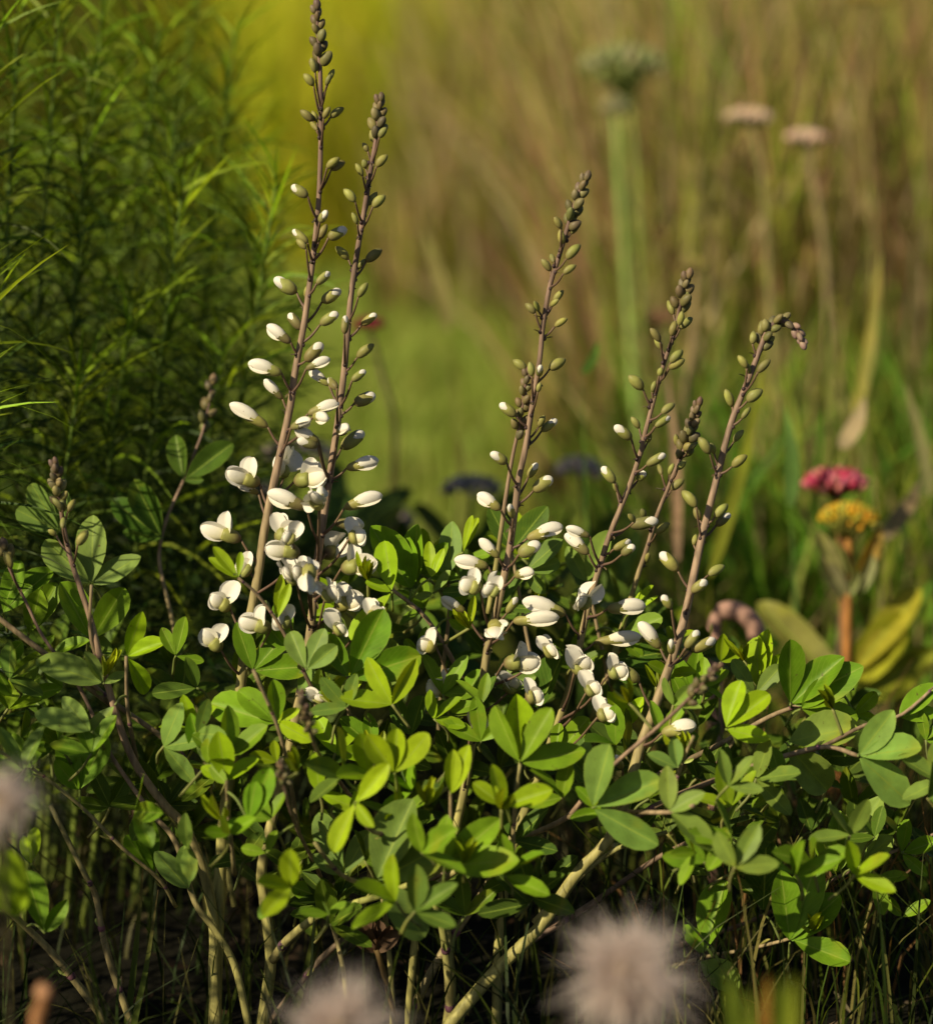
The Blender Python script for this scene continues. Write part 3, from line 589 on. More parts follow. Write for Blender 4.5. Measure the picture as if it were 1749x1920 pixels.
LV = '''112 997 63,910 37,957 125,925 g|172 1097 175,973 258,1045 90,1017 g|172 1200 119,1098 230,1108 105,1222 m|238 1231 265,1150 307,1205 275,1297 y
195 1282 75,1240 160,1226 235,1262 g|80 1215 101,1192 35,1292|172 1372 72,1335 120,1310 g|216 1322 158,1397 g|150 1482 118,1385 198,1384 106,1430 m -.02|5 1150 38,1057 55,1100 95,1066
55 1190 103,1098 75,1110|-5 1255 38,1208 20,1300|475 1258 445,1172 545,1180 580,1248 m|575 1256 545,1188 605,1182 630,1212 g -.06|655 1272 612,1190 715,1148 782,1232 m -.05
737 1260 730,1200 738,1318 g|520 1357 400,1320 452,1296 512,1278 m|518 1352 582,1388 560,1330 y|425 1465 410,1376 482,1424 380,1440 y|520 1430 472,1415 515,1390 y
466 1542 505,1444 478,1470 420,1552 m|668 1505 727,1436 626,1592 700,1548 y -.15|705 1652 772,1507 820,1592 796,1750 g -.1 .5|645 1640 600,1530 688,1562 590,1605 g -.06|620 1690 548,1662 m .0
835 1622 835,1535 932,1540 966,1615 m -.13|945 1512 925,1438 1030,1482 890,1470 y -.13|845 1490 878,1402 850,1410 y -.12|975 1432 928,1331 1030,1333 1090,1409 m -.1|975 1425 968,1308 y -.07
1110 1515 1232,1469 1227,1580 1142,1402 g -.1 .46|1095 1480 1095,1388 1075,1420 g -.04|1255 1522 1316,1487 1332,1590 1250,1440 g -.13|1270 1440 1217,1415 1262,1385 g -.09|1360 1367 1437,1304 1438,1386 1386,1280 y -.07
1481 1322 1478,1204 1575,1236 1608,1252 m -.02|1500 1330 1557,1274 1602,1346 1580,1300 m -.03|1472 1392 1602,1362 1548,1480 g -.03 .5|1608 1418 1672,1337 1720,1402 1702,1502 g -.07 .5|1682 1345 1752,1284 1749,1335 m -.03
1600 1340 1642,1350 1640,1300 y .0|1420 1292 1418,1200 1440,1187 1462,1230 y .03|1415 1302 1462,1250 1378,1240 g .02|1350 1242 1354,1190 1332,1292 1390,1220 y .03|1565 1642 1574,1526 1540,1560 m .0
1592 1630 1618,1560 1645,1500 1668,1572 g -.01|1480 1768 1465,1640 1527,1622 1567,1680 m -.02|1482 1760 1587,1802 1560,1720 m -.02|1320 1790 1357,1658 1285,1738 m .02|1310 1802 1380,1852 g .02 .62|1430 1712 1436,1574 d .03
1640 1650 1655,1712 1700,1640 m .02|1690 1600 1752,1578 1735,1640 1700,1540 m .02|772 1106 697,994 784,990 763,1008 m .02 .5|840 1078 848,983 815,1050 g .03 .4|868 1036 884,970 895,975 y .02 .24|808 1084 804,1018 832,1032 y .0 .3
735 1110 688,1092 724,1020 660,1192 y -.03|812 1112 842,1072 780,1120 g .03|885 1108 832,1112 870,1050 d .02|790 1232 798,1178 760,1200 m .0|985 1072 1046,1055 1048,1012 1020,1110 g .04|960 1032 1022,954 920,955 d .06
1100 1092 1142,1000 1064,1028 1075,1130 g .06|1160 1192 1237,1160 1200,1230 m .05|1142 1238 1238,1225 1190,1280 d .05|1008 1330 1058,1228 985,1240 d .03 .5|1180 1150 1202,1108 1222,1100 1232,1120 y .05 .2|840 1160 875,1110 870,1180 m .02
447 1084 395,1048 402,1030 452,1038 y -.07 .3|518 1164 542,1098 528,1080 y -.05 .25|640 1240 620,1150 590,1190 g .03|540 1220 525,1130 500,1170 m -.02|345 900 330,820 432,835 380,900 d .14|305 1010 255,905 215,940 235,1000 d .13
330 1230 305,1180 350,1160 380,1240 m -.02|370 1290 290,1300 350,1235 d -.03|380 1420 360,1340 430,1370 m -.06|120 1290 85,1250 60,1300 m -.01|60 1440 25,1380 70,1360 20,1420 m -.05|290 1640 265,1530 240,1570 m .02
355 1668 295,1600 345,1590 g -.02|85 1750 50,1640 125,1690 m -.08|30 1720 20,1600 -20,1660 50,1670 y -.28|60 1620 70,1555 45,1570 y -.06|1290 1330 1340,1270 1262,1270 m .02|560 1300 590,1240 610,1290 g -.02
530 1660 490,1720 540,1640 m -.12|500 1600 455,1590 520,1560 m -.1|740 1450 690,1380 745,1370 800,1380 y -.12|700 1400 640,1350 690,1340 m -.02|770 1380 740,1310 790,1310 d -.01|860 1330 900,1260 840,1270 m .02
1040 1420 1050,1360 1100,1350 m .0|1300 1300 1260,1230 1310,1220 1340,1290 m .04|1180 1360 1140,1300 1205,1310 y .01|930 1290 960,1230 1000,1270 g .03|1690 1720 1740,1690 1660,1680 m .03|1520 1560 1500,1500 1550,1500 d .05'''
for row in LV.split('\n'):
    for it in row.split('|'):
        q = it.split(); tips = [tuple(map(float, a.split(','))) for a in q[2:] if ',' in a]; ot = [a for a in q[2:] if ',' not in a]
        tn = ot[0] if ot and ot[0] in 'gymd' else 'm'; nums = [float(a) for a in ot if a not in ('g', 'y', 'm', 'd')]
        c = {'g': C_GREY, 'y': (.29, .43, .010), 'm': (.16, .30, .014), 'd': (.07, .14, .018)}[tn]
        put_leaf(float(q[0]), float(q[1]), tips, nums[0] if nums else None, nums[1] if len(nums) > 1 else .44, jit(c, .2))
# tufts of narrow young leaves at the shoot tips
for x, y, d in [(940, 1490, -.14), (870, 1590, -.13), (700, 1400, -.08), (1180, 1290, -.1), (1285, 1390, -.08), (1230, 1260, .03), (560, 1420, -.15), (415, 1510, -.12), (1395, 1210, .03), (1560, 1300, -.05), (195, 1240, -.03), (690, 1060, -.03), (800, 1480, -.12), (1520, 1720, -.02), (880, 1150, .0), (1000, 1110, .05), (1440, 1550, .06), (620, 1290, -.05)]:
    g = G(); base = P(x, y + 28, d); dd, o, p = near_branch(base)
    if dd > PX(80): p = base + V((0, .4, -1)).normalized() * PX(45)
    lean = V((R_(-.5, .5), R_(-.5, .2), 1))
    for k in range(random.randint(5, 7)):
        dr = (lean + V((R_(-.6, .6), R_(-.6, .6), 0))).normalized(); ln = PX(R_(34, 62))
        sheet(g, base, base + dr * ln, V((R_(-1, 1), -1, R_(0, .5))), ln * R_(.18, .27), jit(C_YOUNG, .2), R_(-.1, .2), R_(.5, .9), (.8, .6))
    tube(g, smooth([p, p.lerp(base, .5), base], 3), .0012, C_OLIVE, 6)
    g.build('shoot', ['leaf'], o, base)
# the leaves deeper in the mound that nobody could count
fol = G(); cnt = 0
def in_mound(x, y):
    top = np.interp(x, [-60, 0, 180, 380, 480, 640, 760, 900, 1000, 1200, 1350, 1480, 1620, 1800], [1140, 1110, 1190, 1260, 1200, 1080, 1030, 1050, 1040, 1110, 1250, 1270, 1340, 1380])
    bot = np.interp(x, [-60, 0, 200, 400, 600, 900, 1100, 1300, 1500, 1800], [1480, 1500, 1520, 1640, 1740, 1730, 1670, 1640, 1650, 1660])
    return top < y < bot
while cnt < 290:
    x, y = R_(-60, 1800), R_(1020, 1740)
    if not in_mound(x, y): continue
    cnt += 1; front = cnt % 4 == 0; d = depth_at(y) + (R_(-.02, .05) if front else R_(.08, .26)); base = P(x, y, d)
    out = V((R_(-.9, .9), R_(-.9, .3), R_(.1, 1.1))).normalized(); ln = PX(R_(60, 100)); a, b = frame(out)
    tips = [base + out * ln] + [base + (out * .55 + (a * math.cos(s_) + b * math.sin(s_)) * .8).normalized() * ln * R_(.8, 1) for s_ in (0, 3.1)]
    sv = V((0, 0, 0)); c0 = jit(random.choice(LEAFC) if front else mixc(random.choice(LEAFC), (.05, .09, .012), .75), .15)  # deep leaves coloured dark to paint the shade between the front ones
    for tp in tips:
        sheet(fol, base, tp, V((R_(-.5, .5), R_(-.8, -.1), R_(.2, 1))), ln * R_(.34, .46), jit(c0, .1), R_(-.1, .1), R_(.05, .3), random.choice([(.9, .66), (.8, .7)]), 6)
    st = base + V((R_(-.9, .9), R_(-.1, .7), -1)).normalized() * PX(R_(30, 85)); tube(fol, smooth([st, st.lerp(base, .5) + V((R_(-1, 1), 0, 0)) * .004, base], 3), .0011, jit(C_OLIVE, .3), 5)
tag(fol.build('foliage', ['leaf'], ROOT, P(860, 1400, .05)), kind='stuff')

# ------------------------------------------------------------------ the thread-leaved plant on the left
TH = empty('feathery_plant', P(60, 1900, .45))
tag(TH, 'tall feathery green plant with thread-thin leaves on many upright stems at the left', 'plant')
def feather(bx, by, tx, ty, d0, d1, nleaf, ll, wl, bright=1.0, bow=0):
    nleaf = int(nleaf * 1.75); wl *= .85; ll *= 1.08
    a = P(bx, by, d0); b = P(tx, ty, d1); mid = a.lerp(b, .5) + V((bow, 0, .05))
    pts = smooth([a, mid, b], 10); g = G()
    tube(g, pts, lambda t: .0026 - .0016 * t, lambda t: mixc((.16, .2, .03), (.13, .22, .02), t), 6)
    st = g.build('stem', ['stem'], TH, a); h = G(); n = len(pts)
    for k in range(nleaf):
        t = .22 + .78 * (k / (nleaf - 1)) ** .9; f = t * (n - 1); i = min(int(f), n - 2); p = pts[i].lerp(pts[i + 1], f - i)
        tg = (pts[i + 1] - pts[i]).normalized(); e1, e2 = frame(tg); an = k * 2.4; rad = e1 * math.cos(an) + e2 * math.sin(an)
        L = ll * R_(.65, 1.3) * (1 if t < .85 else 1 - (t - .85) * 2.6); up = .5 + .9 * t
        dr = (rad * R_(.8, 1.1) + tg * up * R_(.6, 1.1)).normalized(); droop = R_(.1, 1.0) if t < .9 else R_(-.1, .35)
        q = [p + dr * (L * s) + V((0, 0, -1)) * (droop * L * s * s) + rad * (L * .2 * s * s) for s in (0, .2, .4, .6, .8, 1)]
        c = jit(mixc((.018, .045, .005), (.29, .41, .012), min(1, .85 * t ** 4 + (.9 if R_(0, 1) < .11 else 0))), .4); c = tuple(x * bright for x in c)  # random strands painted as sun highlights, the dark base colour as shade
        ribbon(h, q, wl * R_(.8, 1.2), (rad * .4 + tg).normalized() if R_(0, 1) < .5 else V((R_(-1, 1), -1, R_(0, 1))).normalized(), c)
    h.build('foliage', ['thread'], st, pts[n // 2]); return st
for a in [(240, 1750, 520, 330, .35, .30, 64, .075, .0034, 1.15, .02), (200, 1750, 440, 60, .5, .52, 74, .085, .0034, 1.0, .02), (150, 1780, 345, 330, .3, .28, 66, .085, .0034, 1.05, .01), (100, 1780, 300, 40, .42, .46, 76, .09, .0034, 1, .01),
          (60, 1800, 200, -60, .36, .40, 80, .09, .0034, 1, 0), (20, 1800, 110, 20, .3, .3, 80, .09, .0032, .95, 0), (-30, 1800, 40, -80, .26, .28, 80, .09, .0032, 1, 0), (-90, 1800, -40, 80, .18, .16, 76, .095, .003, 1, 0), (-150, 1800, -70, 520, .10, .04, 60, .10, .003, 1, .0),
          (240, 1750, 420, 640, .34, .3, 56, .085, .0034, .9, .01), (120, 1780, 250, 560, .3, .26, 60, .085, .0034, .85, 0), (40, 1800, 150, 700, .24, .2, 56, .085, .0032, .85, 0), (260, 1750, 400, 800, .42, .4, 46, .085, .0034, .7, .02), (180, 1750, 560, 560, .6, .62, 60, .085, .0034, .8, .05),
          (90, 1750, 470, 250, .65, .7, 66, .09, .0034, .95, .04), (30, 1750, 380, -60, .7, .75, 70, .09, .0034, 1.05, .02), (-60, 1800, 150, 420, .5, .5, 66, .09, .0034, .8, 0), (-120, 1800, 20, 300, .45, .42, 70, .09, .0034, .85, 0), (-200, 1800, -130, 200, .3, .2, 76, .1, .003, 1, 0), (-260, 1800, -190, 20, .25, .12, 80, .1, .003, 1, 0),
          (270, 1760, 480, 480, .44, .46, 60, .085, .0034, .9, .02), (220, 1760, 330, 180, .36, .36, 74, .085, .0034, .95, .01), (80, 1780, 170, 120, .34, .34, 80, .09, .0034, 1, 0), (130, 1780, 400, 420, .5, .5, 66, .085, .0034, .9, .03),
          (170, 1780, 300, 640, .5, .5, 60, .085, .0034, .7, .02), (90, 1780, 210, 380, .42, .42, 74, .09, .0034, .85, 0), (0, 1780, 60, 560, .36, .34, 64, .09, .0034, .8, 0), (230, 1760, 460, 900, .5, .5, 50, .09, .0034, .55, .02), (110, 1780, 310, 860, .45, .42, 50, .09, .0034, .55, .01), (20, 1780, 90, 880, .34, .3, 50, .09, .0034, .6, 0),
          (150, 1780, 430, 190, .8, .85, 76, .1, .0036, .9, .02), (60, 1780, 250, 60, .75, .75, 80, .1, .0036, .9, .02), (-20, 1780, 120, 260, .7, .7, 76, .1, .0036, .8, .02), (200, 1780, 380, 560, .75, .75, 66, .1, .0036, .7, .02), (100, 1780, 230, 760, .7, .7, 60, .1, .0036, .55, .02), (0, 1780, 60, 680, .65, .6, 66, .1, .0036, .6, .0),
          (240, 1700, 440, 320, 1.1, 1.1, 70, .1, .004, .7, .02), (160, 1700, 330, 520, 1.1, 1.1, 60, .1, .004, .6, .02), (80, 1700, 260, 300, 1.15, 1.15, 70, .1, .004, .7, .02), (0, 1700, 170, 560, 1.1, 1.1, 60, .1, .004, .6, .02), (-60, 1700, 90, 260, 1.1, 1.1, 70, .1, .004, .7, .02), (-120, 1700, 10, 480, 1.1, 1.1, 60, .1, .004, .6, .02),
          (200, 1700, 380, 120, 1.2, 1.2, 70, .1, .004, .8, .02), (40, 1700, 210, 100, 1.2, 1.2, 70, .1, .004, .8, .02), (-100, 1700, 60, 60, 1.2, 1.2, 70, .1, .004, .8, .02), (150, 1700, 250, 760, .95, .95, 56, .1, .004, .5, .02), (60, 1700, 130, 760, .95, .95, 56, .1, .004, .5, .02), (-30, 1700, 20, 800, .95, .95, 56, .1, .004, .5, .02), (230, 1700, 370, 860, .95, .95, 56, .1, .004, .5, .02),
          (-330, 1800, -260, 260, .2, .05, 70, .1, .003, 1, 0), (-380, 1800, -340, 60, .3, .15, 76, .1, .003, 1, 0), (-200, 1800, -110, 760, .05, -.02, 50, .1, .003, 1.1, 0), (10, 1780, 260, 200, .55, .58, 70, .09, .0034, .9, .01)]:
    feather(*a)
def feather_at(x, y, h, n):
    a = V((x, y, 0)); z = (a - CAM).dot(FWD) - D0
    def inv(p):
        q = p - CAM; dz = q.dot(FWD); k = S * dz / D0
        return q.dot(RGT) / k + 874.5, 960 - q.dot(UPV) / k, dz - D0
    b = a + V((R_(-.04, .1), R_(-.05, .05), h)); p = inv(a); q = inv(b)
    feather(p[0], p[1], q[0], q[1], p[2], q[2], n, .11, .0045)
for x, y, h, n in [(-.60, -.02, .85, 60), (-.68, .10, .9, 66), (-.62, .22, 1.0, 66), (-.72, .0, .95, 60), (-.80, .16, 1.0, 66), (-.85, -.02, .9, 60), (-.56, .12, .9, 60),
                   (-.62, -.32, .56, 40), (-.56, -.26, .58, 40), (-.70, -.42, .62, 44), (-.58, -.45, .52, 40), (-.75, -.30, .66, 44), (-.66, -.55, .58, 40), (-.55, -.58, .48, 40), (-.82, -.46, .68, 40), (-.50, -.50, .44, 36), (-.46, -.62, .42, 36), (-.60, -.68, .5, 36)]:
    feather_at(x, y, h, n)

# ------------------------------------------------------------------ silky seed heads in front
def seed_head(px, py, d, rpx, label, n=420, core=True):
    c = P(px, py, d); r = PX(rpx, d); base = V((c.x + R_(-.02, .02), c.y + .02, 0))
    t = empty('pasqueflower', base); tag(t, label, 'seed head', 'silky seed heads in front of the plant')
    g = G(); tube(g, smooth([base, base.lerp(c, .5) + V((.006, 0, 0)), c], 6), .0014, (.12, .10, .05), 8); g.build('stalk', ['dry'], t, base)
    k = G(); pod(k, c - V((0, 0, r * .22)), c + V((0, 0, r * .26)), r * .24, OVOID, (.45, .33, .13), 0, V((0, 1, 0)), 1, 12); k.build('core', ['dry'], t, c)
    h = G()
    clump = [(rnd_dir(), R_(.8, 1.2)) for _ in range(70)]
    for i in range(n):
        cdir, cl_ = random.choice(clump); dr = (cdir + rnd_dir() * R_(.1, .75) + V((.06, 0, .12))).normalized(); L = r * R_(.55, 1.2) * cl_; sw = rnd_dir() * (.28 * L)
        q = [c + dr * (L * s) + sw * (s * s) - V((0, 0, .12 * L * s * s)) for s in (.12, .4, .7, 1)]
        cc = jit((.96, .82, .75), .05); ribbon(h, q, r * R_(.03, .055), rnd_dir(), lambda s, cc=cc: mixc(mixc(cc, (.6, .5, .36), .35), cc, s))
        for m_ in range(3):        # fine side hairs make each awn feathery
            s0 = R_(.3, .95); p0 = c + dr * (L * s0) + sw * (s0 * s0); e = (dr + rnd_dir() * .8).normalized()
            ribbon(h, [p0, p0 + e * (r * .09), p0 + e * (r * .18)], r * .012, rnd_dir(), cc)
    h.build('plume', ['fuzz'], t, c); return t
seed_head(1172, 1822, -.55, 120, 'large pale fluffy seed head in front at the bottom right of the stems', 800)
seed_head(640, 1925, -.6, 105, 'pale fluffy seed head with a yellowish heart at the bottom edge of the picture', 650)
seed_head(2, 1500, -.5, 78, 'small grey fluffy seed head poking in at the left edge', 420)
# dry twig stub
tw = G(); a = P(70, 1960, -.5); b = P(83, 1862, -.5); tube(tw, smooth([V((a.x - .01, a.y + .03, 0)), a, a.lerp(b, .6), b], 4), lambda t: .0045 - .0012 * t, (.50, .24, .10), 10)
tr_ = empty('dry_stalk', V((a.x - .01, a.y + .03, 0))); tag(tr_, 'orange brown broken stalk with a knobbed tip at the bottom left corner', 'dry stalk')
tw.build('stem', ['dry'], tr_, a)
tw = G(); pod(tw, b - UPV * .005, b + UPV * .007 + RGT * .001, .0058, OVOID, (.48, .25, .13), 0, V((0, 1, 0)), 1, 10); tw.build('knob', ['dry'], tr_, b)
# blurred young plant at the bottom right, in front
bp = empty('grass_tuft', V((P(1420, 1960, -.55).x, P(1420, 1960, -.55).y, 0))); tag(bp, 'out of focus yellow green tuft with a reddish stem at the bottom right', 'plant')
for k in range(7):
    g = G(); b0 = V(bp.location) + V((R_(-.008, .008), 0, 0)); tp = P(1360 + k * 22, R_(1795, 1870), -.55 + R_(-.03, .03))
    sheet(g, b0, tp, V((R_(-.6, .6), -1, .2)), .016, jit((.17, .21, .02), .2) if k != 3 else (.25, .1, .02), R_(-.05, .05), .2, (.5, .6)); g.build('leaf', ['leaf'], bp, b0)
# brown seed pod behind the stems
sp_ = empty('seed_pod', V((P(745, 1960, .02).x, P(745, 1960, .02).y, 0))); tag(sp_, 'dry brown cup-shaped seed pod between the stems low in the plant', 'seed pod')
g = G(); tube(g, smooth([V(sp_.location), P(735, 1890, .02), P(712, 1800, .0), P(705, 1780, .0)], 5), .0022, (.2, .13, .05), 7); g.build('stem', ['dry'], sp_)
for k in range(6):
    g = G(); b0 = P(705, 1785, 0); sheet(g, b0, P(660 + k * 18, 1722 + abs(k - 2.5) * 8, R_(-.012, .012)), V((R_(-.5, .5), -1, 0)), .011, jit((.13, .075, .04), .2), R_(-.1, .1), .3, (.6, .5)); g.build('husk', ['dry'], sp_, b0)

# ------------------------------------------------------------------ things behind
def ground_under(p, dx=0, dy=0): return V((p.x + dx, p.y + dy, ground_height(p.x + dx, p.y + dy)))
def head_plant(name, label, cat, top, d, stemc, stemw, head, via=None, group=None, bend=(0, 0)):
    c = P(top[0], top[1], d); base = ground_under(c, bend[0], bend[1]); t = empty(name, base); tag(t, label, cat, group)
    g = G(); mids = [P(a[0], a[1], d) for a in (via or [])]
    tube(g, smooth([base] + mids[::-1] + [c], 6) if mids else smooth([base, base.lerp(c, .5) + V((R_(-.02, .02), 0, 0)), c], 8), lambda q: stemw * (1.1 - .3 * q) / 2, stemc, 8); g.build('stem', ['stem'], t, base)
    head(t, c); return t
def dome(cols, rx, rz, n, fr, up=.0, mats='petal_red', rays=None, nm='flower_head'):
    def f(t, c):
        g = G()
        for k in range(n):
            a = k * 2.39996; rr = math.sqrt((k + .5) / n); z = (1 - rr * rr) ** .5
            p = c + V((rr * rx * math.cos(a), rr * rx * math.sin(a), z * rz + up)); dr = V((rr * math.cos(a) * .8, rr * math.sin(a) * .8, .4 + z * .6)).normalized()
            if rays: tube(g, [c - V((0, 0, rz * .9)), p], fr * .16, rays, 4)
            pod(g, p - dr * fr, p + dr * fr, fr * .62, [(0, .3), (.25, .8), (.6, 1), (.9, .6), (1, .15)], jit(random.choice(cols), .2), 0, V((0, 1, 0)), 1, 6)
        g.build(nm, [mats], t, c)
    return f
# yellow and pink flowers on the right
d = .5
mk = head_plant('yellow_flower', 'round yellow flower head on a reddish stem with small upright leaves', 'flower', (1590, 985), d, lambda q: mixc((.30, .10, .03), (.40, .19, .04), q), .009, dome([(.78, .52, .03), (.66, .55, .05), (.74, .40, .03), (.45, .42, .06)], PX(54, d), PX(38, d), 80, PX(8, d), 0, rays=(.3, .3, .06)), [(1590, 1060), (1588, 1180), (1584, 1300), (1578, 1480)])
for bx, by, tx, ty, w_, c in [(1578, 1110, 1532, 995, .3, (.26, .24, .09)), (1590, 1130, 1535, 1040, .3, (.22, .2, .1)), (1600, 1100, 1650, 985, .28, (.42, .25, .05)), (1600, 1115, 1635, 1040, .4, (.30, .31, .14)), (1585, 1120, 1612, 1070, .4, (.28, .3, .12)), (1592, 1090, 1562, 1010, .25, (.2, .22, .06))]:
    g = G(); b0 = P(bx, by, d); sheet(g, b0, P(tx, ty, d - .01), V((R_(-.5, .5), -1, .3)), PX(math.hypot(tx - bx, ty - by), d) * w_, c, R_(-.05, .1), .4, (.6, .6)); g.build('leaf', ['leaf'], mk, b0)
for bx, by, tx, ty, w_, c in [(1590, 1290, 1690, 1160, .5, (.36, .36, .02)), (1600, 1260, 1725, 1100, .3, (.38, .34, .03)), (1590, 1330, 1745, 1220, .35, (.25, .27, .02)), (1585, 1300, 1420, 1130, .3, (.23, .22, .05))]:
    g = G(); b0 = P(bx, by, d); sheet(g, b0, P(tx, ty, d + .03), V((R_(-.5, .5), -1, .3)), PX(math.hypot(tx - bx, ty - by), d) * w_, c, R_(-.1, .1), .3, (.7, .6), wav=.02); g.build('leaf', ['leaf'], mk, b0)
d = .56
head_plant('pink_flower', 'flat-topped pink flower cluster standing behind the yellow flower head', 'flower', (1566, 905), d, (.30, .13, .05), .008, dome([(.72, .08, .17), (.80, .18, .26), (.60, .05, .12), (.78, .28, .25)], PX(58, d), PX(34, d), 44, PX(12, d), PX(-14, d), rays=(.38, .16, .05)), [(1572, 960), (1580, 1100), (1582, 1300)])
d = .62
head_plant('pink_flower', 'tiny blurred dark pink flower just behind the second tallest spike', 'flower', (692, 615), .9, (.12, .09, .04), .006, dome([(.32, .04, .06), (.26, .03, .05)], PX(28, .9), PX(14, .9), 26, PX(9, .9), 0), [(715, 700), (740, 850)])
# pale heads on stalks
head_plant('allium_plant', 'thick pale green stalk with a small pale bud, tallest behind the right spikes', 'plant', (1154, 215), 1.45, (.26, .36, .08), .011, dome([(.34, .32, .17), (.3, .3, .14)], PX(24, 1.35), PX(28, 1.35), 30, PX(10, 1.35), 0, 'dry'), [(1165, 400), (1185, 690), (1200, 900)])
head_plant('allium_plant', 'wide blurred pale green flower umbel high behind the pale stalk', 'flower', (1170, 140), 1.6, (.20, .24, .05), .010, dome([(.36, .40, .14), (.28, .33, .10), (.44, .41, .21)], PX(80, 1.6), PX(46, 1.6), 42, PX(14, 1.6), 0, 'dry', rays=(.26, .32, .08)), [(1190, 300), (1200, 700)])
hp = 'pale flat flower heads in the meadow'
head_plant('meadow_flower', 'pale pinkish flat flower head, the higher of the pair at upper right', 'flower', (1403, 225), 1.2, (.22, .20, .06), .009, dome([(.85, .62, .44), (.78, .56, .38)], PX(40, 1.2), PX(16, 1.2), 40, PX(9, 1.2), 0, 'dry', rays=(.2, .24, .05)), [(1428, 320), (1440, 500), (1450, 800)], hp, (.02, 0))
head_plant('meadow_flower', 'pale pinkish flat flower head, the lower of the pair at upper right', 'flower', (1510, 265), 1.2, (.24, .18, .08), .009, dome([(.88, .62, .48), (.78, .54, .38)], PX(36, 1.2), PX(16, 1.2), 38, PX(9, 1.2), 0, 'dry', rays=(.2, .24, .05)), [(1525, 340), (1548, 500), (1552, 800)], hp, (.03, 0))
head_plant('meadow_flower', 'small yellowish flower head just above the drooping dark budded spike', 'flower', (1304, 505), 1.0, (.25, .17, .08), .009, dome([(.36, .32, .06), (.32, .24, .09)], PX(26, 1.0), PX(16, 1.0), 28, PX(8, 1.0), 0, 'dry'), [(1300, 620), (1280, 780), (1270, 1000)], hp)
head_plant('meadow_flower', 'yellow flower head cut by the top edge at the upper right', 'flower', (1620, 6), 1.6, (.2, .16, .05), .008, dome([(.40, .30, .06), (.34, .26, .06)], PX(45, 1.6), PX(14, 1.6), 36, PX(9, 1.6), 0, 'dry'), [(1622, 200), (1640, 600)], hp)
head_plant('meadow_flower', 'brownish round flower head behind the stalk beside the dark budded spike', 'flower', (1240, 605), 1.25, (.18, .15, .06), .008, dome([(.34, .19, .10), (.30, .18, .10)], PX(28, 1.25), PX(18, 1.25), 28, PX(9, 1.25), 0, 'dry'), [(1250, 800)], hp)
# purple flower heads low behind the spikes
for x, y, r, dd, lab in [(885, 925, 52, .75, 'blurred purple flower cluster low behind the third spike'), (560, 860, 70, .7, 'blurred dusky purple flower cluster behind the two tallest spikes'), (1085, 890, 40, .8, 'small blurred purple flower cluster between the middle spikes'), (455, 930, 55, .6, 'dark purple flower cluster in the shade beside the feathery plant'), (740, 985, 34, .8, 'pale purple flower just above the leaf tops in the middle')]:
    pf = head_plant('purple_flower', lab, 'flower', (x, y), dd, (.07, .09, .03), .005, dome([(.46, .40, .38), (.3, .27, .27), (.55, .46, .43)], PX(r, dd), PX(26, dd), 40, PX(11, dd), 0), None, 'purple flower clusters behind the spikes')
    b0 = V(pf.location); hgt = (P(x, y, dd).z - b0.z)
    for k in range(15):  # dark leaves added here to stand in for shadow behind the spikes
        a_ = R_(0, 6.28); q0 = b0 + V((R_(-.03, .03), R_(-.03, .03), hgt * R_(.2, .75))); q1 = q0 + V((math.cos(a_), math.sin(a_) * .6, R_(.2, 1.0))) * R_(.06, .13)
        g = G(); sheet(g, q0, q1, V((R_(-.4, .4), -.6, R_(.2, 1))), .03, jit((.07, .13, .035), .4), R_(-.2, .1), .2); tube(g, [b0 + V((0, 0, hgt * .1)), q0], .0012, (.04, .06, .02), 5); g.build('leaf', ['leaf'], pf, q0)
# curled dry stalk on the right
g = G(); t = empty('dead_flower', ground_under(P(1345, 1400, .35))); tag(t, 'pinkish brown dead flower stalk arching over behind the leaves on the right', 'dead flower')
tube(g, smooth([V(t.location), P(1340, 1300, .35), P(1338, 1200, .35), P(1345, 1155, .35), P(1375, 1145, .35), P(1408, 1165, .35), P(1420, 1195, .35)], 6), lambda q: .0085 if q > .55 else .006, (.55, .32, .24), 8); g.build('stem', ['dry'], t)
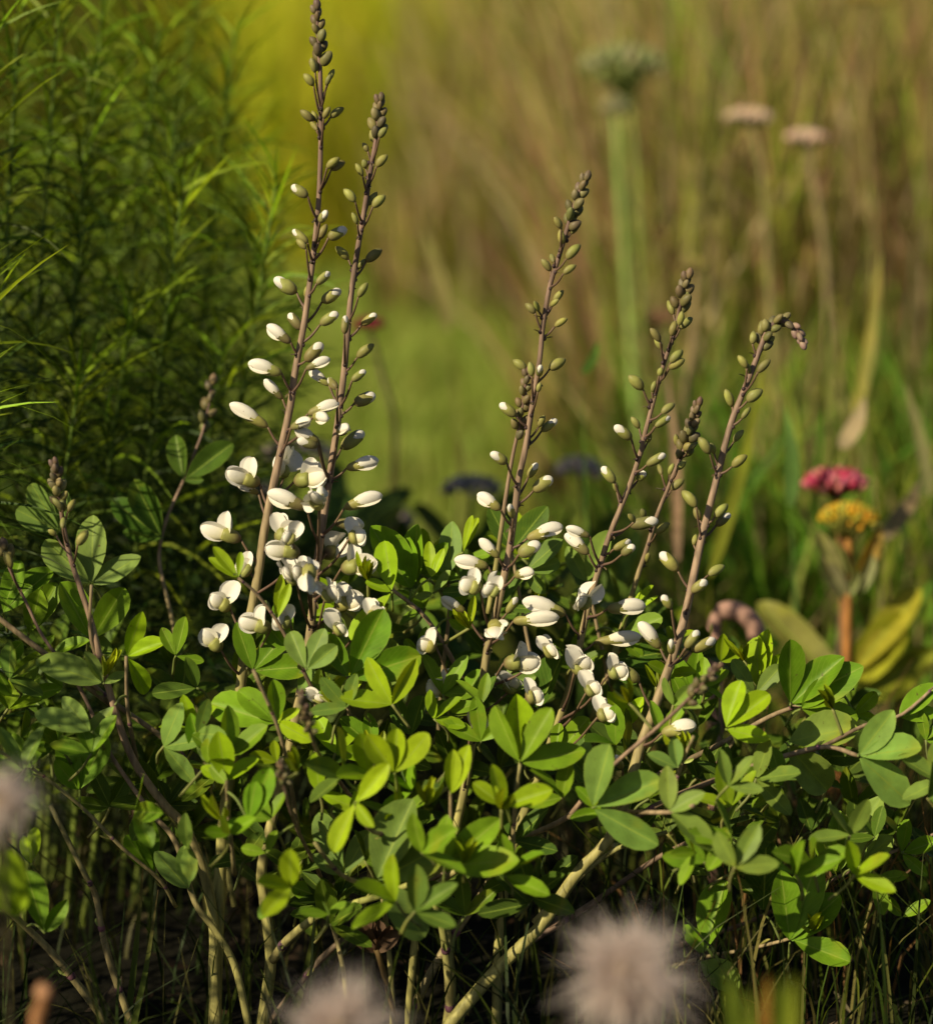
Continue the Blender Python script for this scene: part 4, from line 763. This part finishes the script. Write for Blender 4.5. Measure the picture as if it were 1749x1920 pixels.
# single broad grass blades that stand out of focus on the right
bg_ = 'broad grass blades behind the spikes'
for x0, y0, x1, y1, dd, w_, c, lab in [(1330, 1080, 1430, 690, .55, 36, (.30, .32, .03), 'yellow green grass blade leaning right behind the hooked spike'), (1600, 800, 1650, 470, .8, 34, (.32, .28, .05), 'upright yellowish grass blade above the pink flower'), (1575, 840, 1620, 745, .6, 44, (.52, .40, .22), 'short tan dry blade above the pink flower cluster'),
        (1650, 1010, 1725, 900, .6, 50, (.42, .30, .17), 'tan dry blade right of the yellow flower head'), (1740, 930, 1695, 720, .65, 34, (.34, .33, .13), 'pale green blade bending left near the right edge'), (1540, 960, 1548, 560, .7, 26, (.25, .26, .06), 'thin olive blade behind the pink flower cluster'), (1090, 700, 1120, 640, .5, 26, (.14, .26, .04), 'small bright green leaf blade right of the third spike'),
        (1270, 1050, 1250, 700, .6, 26, (.36, .22, .13), 'pinkish tan stalk blade behind the drooping spikes'), (1480, 950, 1470, 760, .5, 40, (.14, .25, .05), 'bluish green grass blade between the hooked spike and the pink flower'), (840, 620, 790, 420, 1.2, 40, (.30, .26, .08), 'tan grass blade leaning left above the lawn')]:
    b0 = P(x0, y0, dd); t0 = P(x1, y1, dd + .02); gp = ground_under(b0, (b0.x - t0.x) * .4, 0); o = empty('broad_blade', gp); tag(o, lab, 'grass blade', bg_)
    g = G(); ribbon(g, smooth([gp, gp.lerp(b0, .5) + V((.01, 0, 0)), b0], 4), PX(w_, dd) * .22, V((R_(-.3, .3), -1, .2)), c); ribbon(g, smooth([b0, b0.lerp(t0, .5) + V((.004, 0, 0)), t0], 4), PX(w_, dd) * .72, V((R_(-.3, .3), -1, .2)), lambda q, c=c: jit(c, .1)); g.build('blade', ['grass'], o, gp)
# pointed grass shoots among the lower stems
for x0, y0, x1, y1, dd, w_, lab in [(238, 1930, 272, 1590, .03, 14, 'tallest pointed green grass shoot low on the left'), (250, 1930, 297, 1668, -.02, 13, 'green grass shoot with a brown tip beside the tallest one'), (420, 1930, 472, 1728, .04, 10, 'slim grass shoot between the two thick left stems'), (465, 1930, 463, 1625, .1, 14, 'dim upright grass shoot behind the left stems'), (545, 1930, 606, 1650, .06, 14, 'grass shoot leaning right behind the arching stem')]:
    gp = ground_under(P(x0, 1990, dd)); o = empty('grass_shoot', gp); tag(o, lab, 'grass shoot', 'grass shoots among the stems')
    g = G(); ribbon(g, smooth([gp, P(x0, y0, dd), P((x0 + x1) / 2, (y0 + y1) / 2 + 20, dd), P(x1, y1, dd)], 4), PX(w_, dd), V((.3, -1, .2)), lambda t: mixc((.13, .17, .03), (.22, .15, .06), max(0, t * 3 - 2))); g.build('blade', ['grass'], o, gp)
# thin long grass blades at the lower right
for k, (x0, x1, y1) in enumerate([(1460, 1370, 1520), (1500, 1510, 1700), (1560, 1598, 1780), (1600, 1660, 1640), (1680, 1640, 1660), (1300, 1240, 1700), (1330, 1420, 1660), (1749, 1745, 1450)]):
    dd = R_(-.05, .1); gp = ground_under(P(x0, 1990, dd)); o = empty('thin_blade', gp)
    tag(o, ['long thin blade slanting left in front of the low right branches', 'thin blade standing beside the lowest right leaves', 'thin orange tipped blade at the bottom right', 'pale thin blade leaning right at the bottom right', 'thin blade crossing the low right twig', 'thin blade beside the large fluffy seed head', 'arched thin blade right of the large fluffy seed head', 'thin dark blade at the right edge'][k], 'grass blade', 'thin grass blades at the lower right')
    g = G(); ribbon(g, smooth([gp, P((x0 * .6 + x1 * .4), (1990 + y1) / 2 + 10, dd), P(x1, y1, dd)], 6), PX(6, dd), V((.3, -1, .2)), (.2, .2, .05)); g.build('blade', ['grass'], o, gp)
